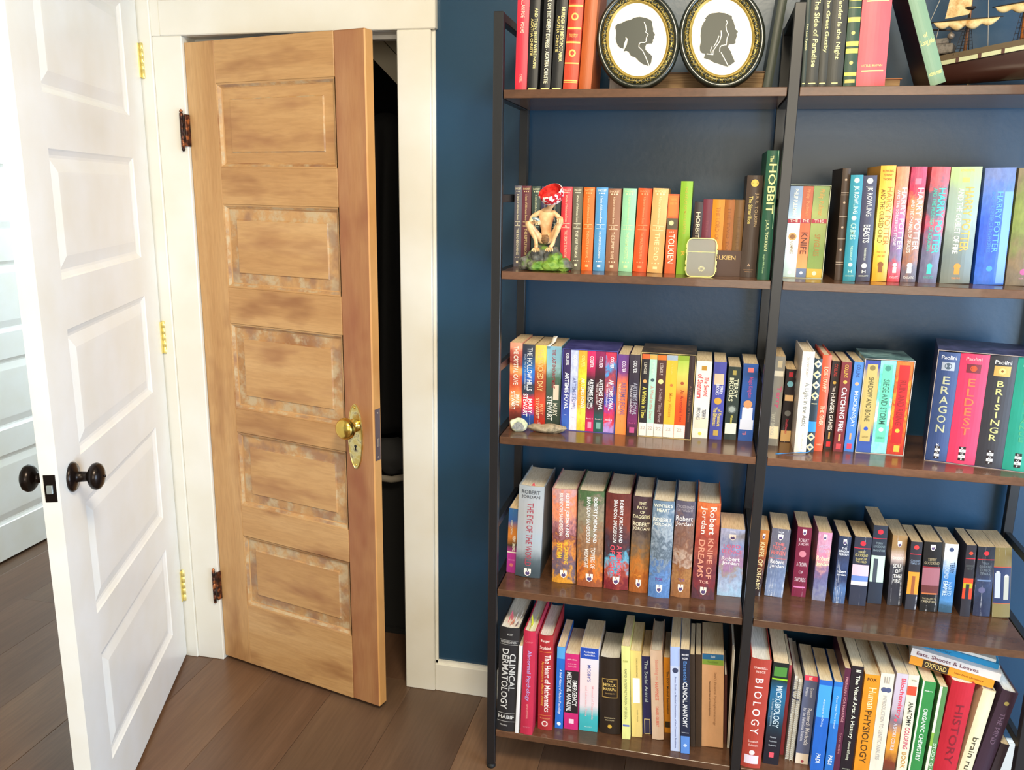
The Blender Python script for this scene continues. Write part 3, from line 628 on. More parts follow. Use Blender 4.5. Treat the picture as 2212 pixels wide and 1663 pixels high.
# key | binding | cover colours | print on the spine | label
SPEC = r'''s1a|hb|d83448|v;EDGAR ALLAN POE    POEMS;-.15;.45;.5;.5;f8c8b8~v;CASSELL;.84;.92;.5;.3;f8c8b8|red clothbound book, first from the left on the top shelf
s1b|hb|1c1c1e|v;AND THEN THERE WERE NONE;.2;.78;.66;.3;e8d890~v;AGATHA CHRISTIE;.3;.66;.3;.26;d8c880~p;.1;.9;.975;.99;e8d890|black book with gilt title beside the red book at the left of the top shelf
s1c|hb|1c1c1e|v;MURDER ON THE ORIENT EXPRESS - AGATHA CHRISTIE;.0;.93;.55;.42;f0e8c8~p;.1;.9;.975;.99;e8d890|middle one of the three black gilt books at the left of the top shelf
s1d|hb|1c1c1e|v;MURDER IN MESOPOTAMIA;.2;.72;.68;.32;e8d890~v;AGATHA CHRISTIE;.28;.63;.3;.26;d8c880~p;.1;.9;.975;.99;e8d890|black book with gilt title touching the orange tooled leather book
s1e|hb|c8452c|p;0;1;.14;.155;e8b860~p;0;1;.27;.285;e8b860~p;.1;.9;.16;.26;a82820~e;.5;.37;.25;e8b860~e;.5;.37;.14;c84030~p;0;1;.46;.475;e8b860~p;.1;.9;.485;.57;a82820~h;TOLSTOY;.515;.545;.2;.8;e8b860~p;0;1;.58;.595;e8b860~e;.5;.68;.25;e8b860~e;.5;.68;.14;c84030~p;0;1;.76;.772;e8b860~p;0;1;.91;.922;e8b860~p;0;1;.93;.936;e8b860|orange leather book with gilt tooled bands on its spine
s1f|hb|b45a28||plain rust orange book standing beside the left oval portrait
s1h|hb|2c3834|v;The Last Tycoon;.28;.85;.5;.5;e8e0a0~p;.2;.8;.955;.965;e8e0a0|dark book half hidden behind the middle post on the top shelf
s1i|hb|3a3a36|v;F. SCOTT FITZGERALD;-.1;.17;.55;.3;e8e0a0~v;The Side of Paradise;.23;.82;.55;.42;f0e89c~p;.2;.8;.955;.965;e8e0a0|dark grey book lettered The Side of Paradise
s1j|hb|3a3a36|v;F. SCOTT FITZGERALD;-.1;.17;.55;.4;e8e0a0~v;The Great Gatsby;.23;.7;.55;.55;f0e89c~p;.15;.85;.955;.965;e8e0a0|narrow dark grey book between The Side of Paradise and Tender Is the Night
s1k|hb|3a3a36|v;F. SCOTT FITZGERALD;-.1;.17;.5;.25;e8e0a0~v;Tender Is the Night;.23;.76;.5;.36;f0e89c~p;.3;.7;.955;.965;e8e0a0|dark grey book lettered Tender Is the Night
s1l|hb|2f4a3c|p;0;1;.14;.18;e0c860~p;0;1;.2;.24;e0c860~p;0;1;.27;.275;e0c860~p;0;1;.33;.335;e0c860~p;0;1;.41;.45;e0c860~e;.5;.54;.15;e8d070~p;0;1;.61;.65;e0c860~p;0;1;.67;.71;e0c860~e;.5;.79;.15;e8d070~p;0;1;.87;.9;e0c860~p;.1;.9;.93;.96;c8b868~e;.5;.07;.15;e8d070|green and gold banded leather book next to the thick red one
s1m|hb|e8606a|p;.15;.9;.0;.008;f8d890~h;Elizabeth;.11;.16;.2;.85;f8d890~h;Kostova;.19;.23;.25;.8;f8d890~p;.15;.9;.325;.335;f8d890~h;LITTLE, BROWN;.82;.84;.15;.85;f8d890~p;.15;.9;.865;.875;f8d890|thick salmon red book with an author's name in gold on the top shelf
s1n|hb|16171a|p;0;1;0;1;7a9880~p;0;1;-.02;.22;f0e890~h;of;.6;.635;.35;.6;f0e890~h;Long John;.65;.7;.1;.95;f0e890~h;NOVEL PRESS;.9;.925;.1;.9;f0e890|sage green book with black boards leaning against the model ship
2a|hb|5c5864|S1;THE BAD BEGINNING;e0d8b8|slate grey book, first from the left on the second shelf
2b|hb|6a3440|S2;THE REPTILE ROOM;e0c890|maroon book behind the crouching figurine's left side
2c|hb|3a4a44|S3;THE WIDE WINDOW;d8d8b0|dark green book directly behind the crouching figurine's shoulder
2d|hb|585070|S4;THE MISERABLE MILL;d8d0b0|dusty purple book hidden behind the red and white cap
2e|hb|2c3c3c|S5;THE AUSTERE ACADEMY;c8c8a8|dark teal book behind the figurine, touching the coral red one
2f|hb|e04048|S6;THE ERSATZ ELEVATOR;f8c0a8|coral red book in the pastel row to the right of the figurine
2g|hb|6a6658|S7;THE VILE VILLAGE;e8e4c8|olive grey book in the row, between the coral red and the orange ones
2h|hb|f06c24|S8;THE HOSTILE HOSPITAL;f8b070|bright orange book between the olive grey and sky blue ones
2i|hb|5498d0|S9;THE CARNIVOROUS CARNIVAL;e8f0f0|sky blue book in the pastel row
2j|hb|94644a|S10;THE SLIPPERY SLOPE;e8c8a8|cocoa brown book in the pastel row
2k|hb|98d4ac|S11;THE GRIM GROTTO;c8e8a8|mint green book in the pastel row
2l|hb|ec5a28|S12;THE PENULTIMATE PERIL;f49868|red-orange book between the mint and the sand coloured ones
2m|hb|e8b070|S13;THE END;f8e0a8|wide sand coloured book at the right end of the pastel row
2n|pb|d8602c|p;.08;.92;.02;.28;e07a38~h;THE ROAD;.05;.08;.2;.8;e8a050~h;EVER ON;.1;.13;.2;.8;e8a050~p;0;1;.3;.44;58503e~e;.4;.36;.22;d8d098~h;J.R.R.;.465;.485;.2;.8;f4e8d8~v;TOLKIEN;.5;.87;.5;.55;fff4e8|short orange paperback with white capitals beside the lime green book
2o|hb|8cb834|v;THE ATLAS OF MIDDLE EARTH;.06;.56;.5;.22;b8a838~v;R;.75;.8;.5;.3;e0c040|tall lime green book
2p|hb|3c3030|v;HOBBIT;.14;.5;.5;.5;e0d0b0|little dark brown book at the left inside the brown half case
2q|hb|702c3c|v;The Fellowship;.2;.75;.5;.3;803848|little burgundy book in the brown half case
2r|hb|d88a20|v;THE LORD OF THE RINGS;.1;.9;.5;.35;b06818|little amber book in the brown half case
2s|hb|a86428|v;THE TWO TOWERS;.1;.9;.5;.35;8a5020|little tan brown book in the brown half case
2t|hb|7c5a34|v;THE RETURN;.1;.9;.5;.35;6a4a28|little olive brown book at the right inside the brown half case
2w|hb|4a3c36|e;.5;.075;.24;e8c860~v;J.R.R. TOLKIEN;.17;.5;.68;.25;b8a080~v;The Silmarillion;.2;.47;.33;.25;e0d080~h;A;.865;.89;.4;.6;c8a890~h;HOUGHTON;.92;.93;.2;.8;b08868~h;MIFFLIN;.94;.95;.25;.75;b08868|dark brown book with a small gold oval near the top of its spine
2x|hb|1c5440|v;The;.04;.085;.42;.28;e8e8a0~v;HOBBIT;.1;.48;.55;.6;f4f4a8~v;J.R.R. TOLKIEN;.53;.77;.45;.3;d8e8b0~v;Houghton Mifflin Company;.8;.95;.4;.18;a8d0a0~p;.9;.93;.0;.6;c0e0c0|tall dark green book against the middle post, second shelf
2A|pb|A:7a8ea8,a8c0d0,dce8e0,dceae8,c8dce0;.06;9|v;PHILIP PULLMAN;.03;.32;.5;.45;f4f0d0~p;0;1;.355;.4;a02838~h;THE;.36;.39;.2;.8;f0d0c0~e;.5;.55;.32;c89858~e;.5;.55;.2;8a5830~v;COMPASS;.6;.74;.5;.5;a08050~p;0;1;.9;1;c4dcdc~e;.5;.95;.15;ffffff|pale blue paperback in the fantasy slipcase beside the middle post
2B|pb|A:a85030,b85a34,c86038,e07c48,f0a060;.04;9|v;Philip Pullman;.03;.32;.5;.4;d88050~p;0;1;.355;.4;a02838~h;THE;.36;.39;.2;.8;f0d0c0~v;KNIFE;.5;.74;.5;.6;5a2818~p;0;1;.9;1;66789c~e;.5;.95;.15;ffffff|rust orange paperback in the middle of the three-book slipcase
2C|pb|A:7c9050,98a058,8c9850,708a3c,809848;.08;9|v;Philip Pullman;.03;.32;.5;.4;c09048~p;0;1;.355;.4;a02838~h;THE;.36;.39;.2;.8;f0d0c0~v;SPYGLASS;.52;.76;.5;.4;a07030~p;0;1;.9;1;d0ac40~e;.5;.95;.14;f8f0c0|olive green paperback at the right of the three-book slipcase
2D|hb|453428|e;.5;.1;.15;b8a088~p;0;1;.21;.216;a89888~p;0;1;.23;.234;a89888~e;.5;.3;.15;b8a088~p;0;1;.42;.426;a89888~e;.5;.52;.15;b8a088~p;0;1;.62;.626;a89888~e;.5;.72;.15;b8a088~p;0;1;.83;.836;a89888~p;0;1;.85;.856;a89888|dark brown ribbed leather book beside the teal one
2E|hb|2c8ca0|v;JK ROWLING;.1;.36;.5;.5;c8e8dc~e;.5;.05;.22;b8d8c0~v;CRIMES;.45;.6;.5;.5;a8d0c0~e;.5;.4;.2;b8d8c0~v;THE SCREENPLAY;.66;.8;.5;.4;b8dcc8~e;.5;.84;.18;b8d8c0~h;H;.89;.92;.3;.7;b0dcc8~h;SCHOLASTIC;.94;.955;.15;.85;a8d0c0|slim teal hardcover beside the ribbed leather book
2F|hb|44445c|v;JK ROWLING;.1;.38;.5;.5;e8e8dc~e;.5;.05;.22;d8dcc8~v;BEASTS;.46;.63;.5;.6;e8e8dc~v;THE SCREENPLAY;.68;.8;.5;.4;d8dcc8~e;.5;.85;.2;e8e8d8~h;H;.89;.92;.3;.7;f0f0e0~h;SCHOLASTIC;.94;.955;.15;.85;c8ccc0|slim indigo hardcover between the teal and the yellow ones
2G|hb|A:f0b040,f8c850,ffe070,ffe878,f8c448,f0a830;.1;14|h;ROWLING;.035;.055;.15;.85;8a5018~h;TIFFANY;.07;.09;.2;.8;8a5018~h;THORNE;.105;.125;.2;.8;8a5018~v;HARRY POTTER;.18;.68;.72;.4;b87020~v;AND THE CURSED CHILD;.2;.66;.3;.3;704810~h;PARTS ONE;.73;.75;.2;.8;a06820~h;AND TWO;.765;.785;.25;.75;a06820~p;.35;.65;.87;.92;8a5018~e;.5;.85;.2;8a5018|yellow-gold hardcover on the second shelf
2H|hb|A:f0906c,f09078,e87888,d070a0,886c98,7c7494,e04858;.25;12|v;HARRY POTTER;.18;.72;.72;.4;fff0f8~v;AND THE SORCERER'S STONE;.2;.68;.3;.22;f8d8e8~p;.35;.65;.87;.92;ffffff~e;.5;.85;.18;ffffff~h;SCHOLASTIC;.95;.97;.15;.85;f8d0e0|pink and orange hardcover just right of the yellow-gold one
2I|hb|A:b84868,c83858,e0905c,b87870,9c7868,a87058,706878;.3;12|p;.3;.7;.1;.15;e07890~v;HARRY POTTER;.18;.72;.72;.4;fff8f8~v;AND THE CHAMBER OF SECRETS;.28;.74;.3;.22;f0e0d8~p;.35;.65;.87;.92;ffffff~e;.5;.85;.18;ffffff~h;SCHOLASTIC;.95;.97;.15;.85;f0f0f0|crimson and tan hardcover, second to the right of the yellow-gold one
2J|hb|A:f06068,686878,706c80,d85870,786c88,6c6c88,6c6c8c;.3;10|v;HARRY POTTER;.18;.74;.7;.4;38e0c0~v;AND THE PRISONER OF AZKABAN;.18;.72;.32;.2;40b8a8~p;.38;.62;.87;.92;40d8c0~e;.5;.85;.15;40d8c0~h;SCHOLASTIC;.94;.96;.25;.75;50c0b8|slate hardcover with red wedge and turquoise title
2K|hb|A:a8c088,98a898,94a89c,98a8a0,7c8880,707c7c,78807c;.15;8|h;SCHOLASTIC;.02;.04;.3;.75;e0c060~v;HARRY POTTER;.17;.72;.66;.3;d8a848~v;AND THE GOBLET OF FIRE;.18;.74;.38;.18;f0f0e0~p;.42;.6;.87;.92;f09840~e;.51;.85;.11;f09840~h;YEAR FOUR;.945;.96;.35;.65;f0a060~p;.38;.62;.09;.13;e0b868|wide grey-green hardcover with orange title, beside the bright blue one
2L_|hb|A:6c80b8,4c78d0,2c60d8,2c58c8,2c60d0,3870e0;.2;9|v;HARRY POTTER;.2;.72;.55;.2;60a8f0~v;AND THE ORDER OF THE PHOENIX;.2;.72;.35;.12;4888e8~p;.7;1;.2;.99;78a8e8~e;.45;.86;.1;48a0f8|very wide bright blue hardcover on the second shelf
2M|hb|A:84785c,7c8848,849448,7c8c48,788048,887458,7c7060;.25;8|v;HARRY POTTER;.15;.7;.6;.2;988c58~e;.55;.88;.12;c060a0~h;YEAR SIX;.93;.94;.4;.7;d8a0c0|olive brown hardcover cut by the right edge of the view on the second shelf
3a|mm|A:e8987c,b85848,8c3430,f0a060,b84c38,c85838,e87848,f0a868,a04030,703028,5c3028;.12;14|v;THE CRYSTAL CAVE;.04;.5;.5;.5;f8e8d8~v;MARY;.62;.76;.68;.32;f8e8d8~v;STEWART;.58;.8;.3;.36;fffff0|sunset red paperback, first from the left on the third shelf
3b|mm|A:383c48,303850,2c5888,2874c8,2c60b8,303848,384050,e02838,e03040,284898,305098;.04;10|v;THE HOLLOW HILLS;.04;.56;.6;.5;f0f0f0~v;BOOK TWO OF THE ARTHURIAN SAGA;.12;.55;.25;.15;b8c8e0~v;MARY;.66;.84;.7;.34;ffffff~v;STEWART;.6;.88;.3;.36;ffffff|blue and black paperback beside the sunset red one
3c|mm|A:f4c858,f4d060,e89840,b05828,a84830,a04428,c85038,d84c30,a03428,c83828;.1;12|v;THE WICKED DAY;.04;.56;.5;.5;e8c080~v;MARY;.72;.85;.68;.32;f8a070~v;STEWART;.65;.9;.3;.34;f8d0a0~h;G;.95;.975;.3;.7;ffffff|yellow and brick red paperback, third on the third shelf
3d|mm|A:88c0e0,8cc4e0,9cccdc,507868,48645c,485c54,4c6058,384840,40504a;.12;12|v;THE LAST ENCHANTMENT;.04;.52;.5;.45;a03848~v;MARY;.7;.86;.66;.3;f0f0e8~v;STEWART;.62;.92;.28;.36;ffffff~p;.5;.88;.47;.66;f0e4d8|wide sky blue and dark green paperback carrying a white sticker
3e|pb|A:3c2c5c,382c58,3c3c80,3c4ca0,4068c0;.1;12|v;COLFER;.04;.19;.55;.4;f4f4f8~v;ARTEMIS FOWL;.28;.74;.55;.55;f8f8ff~v;i;.8;.83;.5;.3;f0f0ff|indigo paperback at the left end of the purple slipcase
3f|pb|A:c0c8e8,c8d0ec,a8b8e0,f0e0f0,f0e8f8;.2;12|v;COLFER;.06;.2;.55;.4;f8f8ff~v;ARTEMIS FOWL;.34;.74;.55;.5;7078a8~v;i;.82;.85;.5;.3;7878a0|pale lilac paperback in the purple slipcase
3g|pb|A:f0a83c,f8c838,f8e040,f0b040,f0a840,f8e858,e8d040;.2;14|v;COLFER;.06;.2;.55;.4;f8e080~v;ARTEMIS FOWL;.34;.72;.6;.4;f8f0e0~v;THE ETERNITY CODE;.36;.68;.25;.2;c08828|bright yellow paperback in the purple slipcase
3h|pb|A:d02c64,b82858,302830,282428,282830,a02450,d02860;.04;10|v;COLFER;.06;.2;.55;.4;f8f0f4~v;ARTEMIS FOWL;.34;.72;.6;.45;f8f8f8~v;THE OPAL DECEPTION;.36;.7;.25;.2;e8e0e0~h;Book 4;.83;.845;.1;.9;f8d0e0~p;.3;.75;.88;.96;e890b0|black and magenta paperback in the middle of the purple slipcase
3i|pb|A:8c2858,5c2038,3c2028,44242c,5c2430,442830,285050,285850;.04;10|v;COLFER;.06;.2;.55;.4;f8e0f0~v;ARTEMIS FOWL;.34;.72;.65;.42;f8f8f8~v;THE LOST COLONY;.38;.66;.28;.2;e8d8d8~h;Book 5;.83;.845;.1;.9;f8d0d0~p;.3;.75;.88;.96;78a8a0|dark maroon and green paperback in the purple slipcase
3j|pb|A:c83858,48a0e0,884868,b84850,3848a8,4848b0,c83870,e04050,b898e0;.3;12|v;COLFER;.06;.2;.6;.35;f0f0ff~v;ARTEMIS FOWL;.34;.72;.6;.4;ffffff~v;THE TIME PARADOX;.37;.68;.25;.18;f0e0f0~h;Book 6;.83;.845;.1;.9;fff0f8|red and blue swirled paperback at the right end of the purple slipcase
3k|pb|A:684088,784080,f07848,f08050,f07c48,f09050,f89048;.08;10|v;COLFER;.08;.22;.55;.35;f0e0f0~v;ARTEMIS FOWL;.34;.76;.6;.45;806088~v;THE ATLANTIS COMPLEX;.36;.74;.25;.2;f8d0b0~v;Book 7;.82;.84;.5;.3;b05838|orange paperback with a purple head, right of the purple slipcase
3l|pb|A:3c3440,38303c,342c3c,302c3c,382838,682c58,782c60,3c2430;.06;10|v;COLFER;.07;.22;.55;.4;f0f0f4~v;ARTEMIS FOWL;.34;.74;.65;.42;a8a8b8~v;THE LAST GUARDIAN;.37;.72;.28;.2;e0d8e0~h;Book 8;.83;.845;.15;.85;c85888~p;.25;.75;.89;.96;c05088|charcoal paperback between the orange one and the brown slipcase
3m|pb|28242a|p;0;1;0;.06;f06030~v;L'ENGLE;.1;.24;.5;.4;c8c0b0~e;.5;.33;.25;e8a060~v;A Wrinkle in Time;.4;.78;.5;.55;e8d860~p;0;1;.84;1;f0e4dc~h;22;.88;.92;.2;.8;b8a8a0|black paperback with an orange cap, first in the brown slipcase
3n|pb|b0d8c8|p;0;1;0;.06;c8a050~v;L'Engle;.1;.24;.5;.4;d0e4d8~e;.5;.31;.25;405860~v;A Wind in the Door;.38;.8;.5;.45;c89888~p;0;1;.84;1;f0e4dc~h;22;.88;.92;.2;.8;b8a8a0|mint paperback, second in the brown slipcase
3o|pb|503030|p;0;1;0;.06;c86c28~v;L'ENGLE;.1;.24;.5;.35;c8b8b0~e;.5;.32;.28;e8d890~v;A Swiftly Tilting Planet;.4;.82;.5;.45;a89090~p;0;1;.84;1;f0e4dc~h;22;.88;.92;.2;.8;b8a8a0|chocolate brown paperback, third in the brown slipcase
3p|pb|f4b838|p;0;1;0;.06;98a8b8~v;L'Engle;.1;.24;.5;.2;f4c860~e;.55;.36;.14;c87838~v;Many Waters;.45;.75;.5;.4;c88828~p;0;1;.84;1;f0e4dc~h;22;.88;.92;.25;.7;b8a8a0|golden yellow paperback, fourth in the brown slipcase
3q|pb|A:a8c050,c8c860,e0b050,f06028,f05020,f05020,f05020;.05;8|p;0;1;0;.06;88a030~e;.5;.33;.15;a85030~v;An Acceptable Time;.41;.8;.5;.4;983020~p;0;1;.84;1;f0e4dc~h;22;.88;.92;.25;.7;b8a8a0|orange and lime paperback, fifth in the brown slipcase
3r|pb|38282a|v;A Wrinkle in Time;.3;.85;.5;.4;805848|thin dark brown volume at the right of the brown slipcase
3s|mh|f8f0e8|p;.35;.68;.06;.12;b88830~v;The Sword;.2;.45;.72;.3;d83848~v;of Shannara;.17;.48;.32;.36;d83040~v;TERRY;.62;.75;.68;.3;606878~v;BROOKS;.6;.76;.32;.3;606878~p;.1;.95;.73;.87;f0dcc8~e;.5;.94;.12;f0d860|cream-white paperback with red lettering on the third shelf
3t|mh|4c50a8|p;.1;.85;.15;.29;d8c0a8~v;TERRY;.3;.41;.7;.28;f0f0f8~v;BROOKS;.28;.42;.4;.26;f0f0f8~e;.5;.5;.3;d0a040~v;The Elfstones;.58;.82;.35;.32;e8d060~v;of Shannara;.6;.83;.7;.3;e8d060~p;.3;.7;.88;.95;c0a050|violet-blue paperback beside the white one with red lettering
3u|mh|2c3834|p;.35;.65;.05;.11;a89850~v;TERRY;.16;.42;.68;.34;e0dcb8~v;BROOKS;.15;.47;.32;.34;e0dcb8~e;.5;.58;.36;58605c~e;.5;.58;.25;98a098~v;Wishsong;.66;.78;.5;.4;e0d060~p;.05;.95;.77;.92;f4ead0|black-green paperback with a blank cream sticker
3v|mh|3058a0|p;.33;.7;.05;.11;f07878~v;Magic Kingdom;.17;.44;.55;.5;b05088~e;.5;.52;.3;d89868~p;.15;.85;.56;.74;e0dce8~p;.05;.95;.72;.85;d8d8e4~v;TB;.87;.92;.4;.4;d87880|royal blue paperback with pale stickers against the middle post
3A|mm|8c8880|p;.35;.75;.05;.12;c0b090~p;.1;.9;.16;.22;d8d0bc~v;Terry;.3;.6;.6;.5;c84878~v;TERRY BROOKS;.62;.88;.35;.3;c8c4b0~p;.1;.9;.78;.92;f0dcb8|plastic-wrapped grey paperback with a pink title just right of the middle post
3B|mm|241c20|p;.3;.7;.04;.1;b82838~e;.5;.2;.3;78b8d0~p;.1;.9;.35;.43;e0b888~e;.5;.6;.3;707070~v;Druid Shannara;.68;.88;.5;.5;c83048~p;0;1;.84;.99;d8b078|short black paperback with two tan stickers
3C|hb|f8efe6|v;Silverstein;.05;.25;.55;.28;a8a098~v;A Light in the Attic;.3;.73;.55;.5;787870~v;HarperCollins;.8;.96;.6;.25;c8b8a8|tall white hardcover with grey title, blue ribbon at its foot
3D|hb|243440|K|navy and cream diamond patterned hardcover
3E|hb|f46040|v;LOIS LOWRY;.12;.38;.5;.45;f8c8a8~v;THE GIVER;.52;.73;.5;.45;f8d0b0~h;HMH;.92;.94;.2;.8;f8b090|orange-red hardcover beside the diamond patterned one
3F|pb|2c2428|v;COLLINS;.03;.17;.5;.4;b83838~v;THE;.28;.34;.5;.3;f0f0f0~v;HUNGER GAMES;.36;.78;.5;.5;f8f8f8~e;.5;.24;.2;c8a850~p;.4;.6;.8;.88;d0a860~p;.25;.75;.91;.97;e03840|black paperback of the arrow trilogy
3G|pb|7c2c34|v;COLLINS;.03;.17;.5;.4;d8b048~v;CATCHING FIRE;.28;.77;.5;.5;f8f0f0~e;.5;.22;.2;d8a850~p;.4;.6;.8;.88;d8b070~p;.25;.75;.91;.97;e04850|maroon paperback of the arrow trilogy
3H|pb|4c84d8|v;COLLINS;.03;.17;.5;.4;304878~v;MOCKINGJAY;.32;.72;.5;.5;d8e8f8~e;.5;.24;.2;d8a880~p;.4;.6;.79;.86;d8a070~p;.25;.75;.91;.97;e04868|sky blue paperback of the arrow trilogy
3I|pb|A:384898,c0a868,c0a868,c0a868,c0a868,c0a868,384890,3858a8;.06;12|p;.15;.85;.04;.88;c4ac68~e;.5;.08;.2;807040~v;SHADOW AND BONE;.18;.66;.5;.5;585030~e;.5;.74;.15;3050b0~h;LEIGH;.82;.84;.3;.7;907848|tan and navy paperback, left in the open teal slipcase
3J|pb|A:90e0dc,60c8c0,70d0c0,e8f8f8,70d0d0,98e8e8;.3;12|p;.18;.82;.04;.88;68c8a8~e;.5;.08;.2;408878~v;SIEGE AND STORM;.2;.68;.5;.5;386858~e;.5;.74;.15;f0fff8~h;LEIGH;.82;.84;.3;.7;408070|turquoise paperback in the middle of the teal slipcase
3K|pb|A:f07830,e85028,f89830,e04020,f8a030,e85820,c83828;.4;12|p;.18;.82;.04;.88;c02020~e;.5;.74;.14;f8b840~v;RUIN AND RISING;.2;.68;.5;.5;981818~p;.4;.75;.9;.97;f8b848|scarlet and orange paperback, right in the teal slipcase
3L_|hb|3c5080|h;Paolini;.03;.065;.15;.85;f0f0f8~p;.2;.8;.09;.165;a8b0c0~e;.5;.125;.17;485868~v2;ERAGON;.22;.75;.5;.5;b8b898~h;K;.84;.86;.42;.58;ffffff~P;KNOPF;.86;.98|navy hardcover, first in the large slipcase at the right of the third shelf
3M|hb|f04068|h;Paolini;.03;.06;.2;.75;f8a8b0~p;.25;.75;.09;.17;783040~e;.5;.13;.12;c05030~v2;ELDEST;.22;.75;.5;.4;e07850~P;KNOPF;.84;.97|hot pink-red hardcover in the large slipcase
3N|hb|3c3c44|h;Paolini;.04;.075;.2;.8;f0f0f0~p;.2;.8;.09;.18;d0a860~e;.5;.135;.13;f0d080~e;.5;.135;.05;805020~v2;BRISINGR;.22;.77;.5;.45;d0cc88~P;KNOPF;.84;.97|charcoal hardcover with a golden eye picture in the large slipcase
3O|hb|2ca08c|h;Paolini;.05;.08;.2;.8;70c8b8~v2;INHERITANCE;.15;.75;.5;.4;50a880~P;KNOPF;.84;.97|sea green hardcover at the right end of the large slipcase
4a|mm|A:3868a0,3860a0,c07830,d08038,403828,b03890,b03890,a83488;.04;10|p;0;1;.67;.69;e8e0d0~v;ROBERT JORDAN;.18;.4;.35;.25;e0d8c8~v;NEW SPRING;.42;.66;.68;.35;f0f0e0~h;THE WHEEL;.79;.81;.15;.85;e890c8~e;.5;.88;.2;d07870|small purple-footed paperback at the left end of the fourth shelf
4b|hb|A:a8b0b8,b0b4bc,b0b4b8,b0b4bc,a8b4c0,a8b0b8,58646c,404c54;.05;6|h;ROBERT;.045;.085;.12;.85;484c58~h;JORDAN;.1;.14;.12;.85;484c58~v;THE EYE OF THE WORLD;.18;.87;.5;.4;a84858~Z;.9|silver-grey thick hardcover on the fourth shelf
4c|hb|A:d0a0a0,f0906c,e89878,b07880,804c50,e09040,806470,6c6070,e09c38;.35;14|v;ROBERT JORDAN AND;.04;.5;.62;.2;f8f8f8~v;BRANDON SANDERSON;.04;.49;.38;.15;f0f0f0~v;THE GATHERING;.53;.79;.6;.2;f8d040~v;STORM;.57;.73;.32;.2;f8d040~Z;.86|pink and orange thick hardcover beside the silver-grey one
4d|hb|A:506c48,8c8070,989078,907860,a88060,88644c,c07c40,e07c30,a05838;.4;14|v;ROBERT JORDAN AND;.06;.53;.66;.18;f8f8f8~v;BRANDON SANDERSON;.06;.53;.42;.15;f0f0f0~v;TOWERS OF;.58;.8;.62;.18;f0e8e0~v;MIDNIGHT;.6;.8;.36;.18;f0e8e0~Z;.86|mossy green and orange thick hardcover
4e|hb|A:6c3430,783830,803c30,684040,50343c,48404c,6cb8d8,b05040,802c34;.35;10|v;ROBERT JORDAN AND;.06;.5;.62;.18;f8f8f8~v;BRANDON SANDERSON;.06;.5;.4;.15;f0f0f0~v;A MEMORY;.53;.85;.6;.2;f06070~v;OF LIGHT;.53;.85;.32;.2;f05868~Z;.86|dark red thick hardcover with a glowing blue patch
4f|hb|A:503c44,483840,504440,706058,806850,a07040,c87c38,b8682c,a86030;.3;14|h;THE;.05;.08;.3;.7;f0e8c0~h;PATH;.095;.125;.25;.75;f0e8c0~h;OF;.14;.17;.4;.65;f0e8c0~h;DAGGERS;.185;.22;.05;.92;f0e8c0~h;ROBERT;.26;.3;.05;.92;f8ecd0~h;JORDAN;.31;.35;.05;.92;f8ecd0~h;TOR;.81;.83;.25;.65;f0a040~Z;.86|brown and amber hardcover between the dark red and icy blue ones
4g|hb|A:688098,7890a8,a8b4c0,8898a8,586878,8898a8,5878a8,6890c8,5880b8;.45;18|h;WINTER'S;.03;.065;.05;.92;f0f0e0~h;HEART;.075;.11;.2;.8;f0f0e0~h;ROBERT;.17;.21;.05;.9;f0f0e8~h;JORDAN;.22;.26;.05;.9;f0f0e8~h;TOR;.79;.82;.3;.65;803890~Z;.86|icy blue hardcover on the fourth shelf
4h|hb|A:605c70,686070,8c6c60,805c50,98705c,c0a898,905c3c,b08050,a06c44;.4;14|h;CROSSROADS;.04;.07;.05;.92;b0a8b0~h;OF TWILIGHT;.08;.105;.1;.88;b0a8b0~h;Robert;.15;.2;.05;.9;f8f0f0~h;Jordan;.21;.26;.05;.9;f8f0f0~h;TOR;.8;.83;.35;.7;805898~Z;.86|brown and mauve hardcover right of the icy blue one
4i|hb|A:e07848,c85c40,c05848,a84840,b05c50,904848,783c4c,8c3c44,60404c;.3;12|v;Robert;.04;.32;.7;.28;fff8f0~v;Jordan;.04;.32;.3;.28;fff8f0~v;KNIFE OF;.36;.78;.68;.24;f8a890~v;DREAMS;.38;.77;.3;.26;f8a890~h;TOR;.8;.83;.3;.7;f8c0b0~Z;.87|brick red hardcover at the right end of the tall fantasy run
4j|mm|A:b0b4d0,a0a8c8,8890b8,b088a0,a880a8,a89890,a0acc8,b0c0d8,a8c4dc;.35;14|h;TOR;.03;.05;.35;.65;f0f0f8~h;LORD;.23;.28;.15;.85;e06888~h;OF CHAOS;.3;.36;.1;.9;e06888~h;Robert;.41;.47;.1;.85;f8f0f0~h;Jordan;.48;.54;.1;.85;f8f0f0~Z;.08|fat pale lavender paperback touching the middle post
4A|mm|A:c07838,b86c30,984c30,5c3428,38282c,302428;.2;14|v;KNIFE OF DREAMS;.18;.9;.5;.5;f0d8a0~Z;.05|dark amber paperback leaning out from behind the middle post
4B|mm|A:6c6c7c,706c7c,7c7484,7080a0,7888ac,8090b0;.25;14C|h;TOR;.04;.06;.3;.7;f0f0f8~h;THE;.2;.24;.25;.75;e07878~h;FIRES OF;.25;.3;.15;.85;e07878~h;HEAVEN;.32;.38;.1;.85;e07878~p;.05;.95;.43;.436;e06868~h;Robert;.45;.51;.1;.85;f8f0f0~h;Jordan;.52;.58;.1;.85;f8f0f0~Z;.08|creased grey-blue paperback, first full one after the middle post
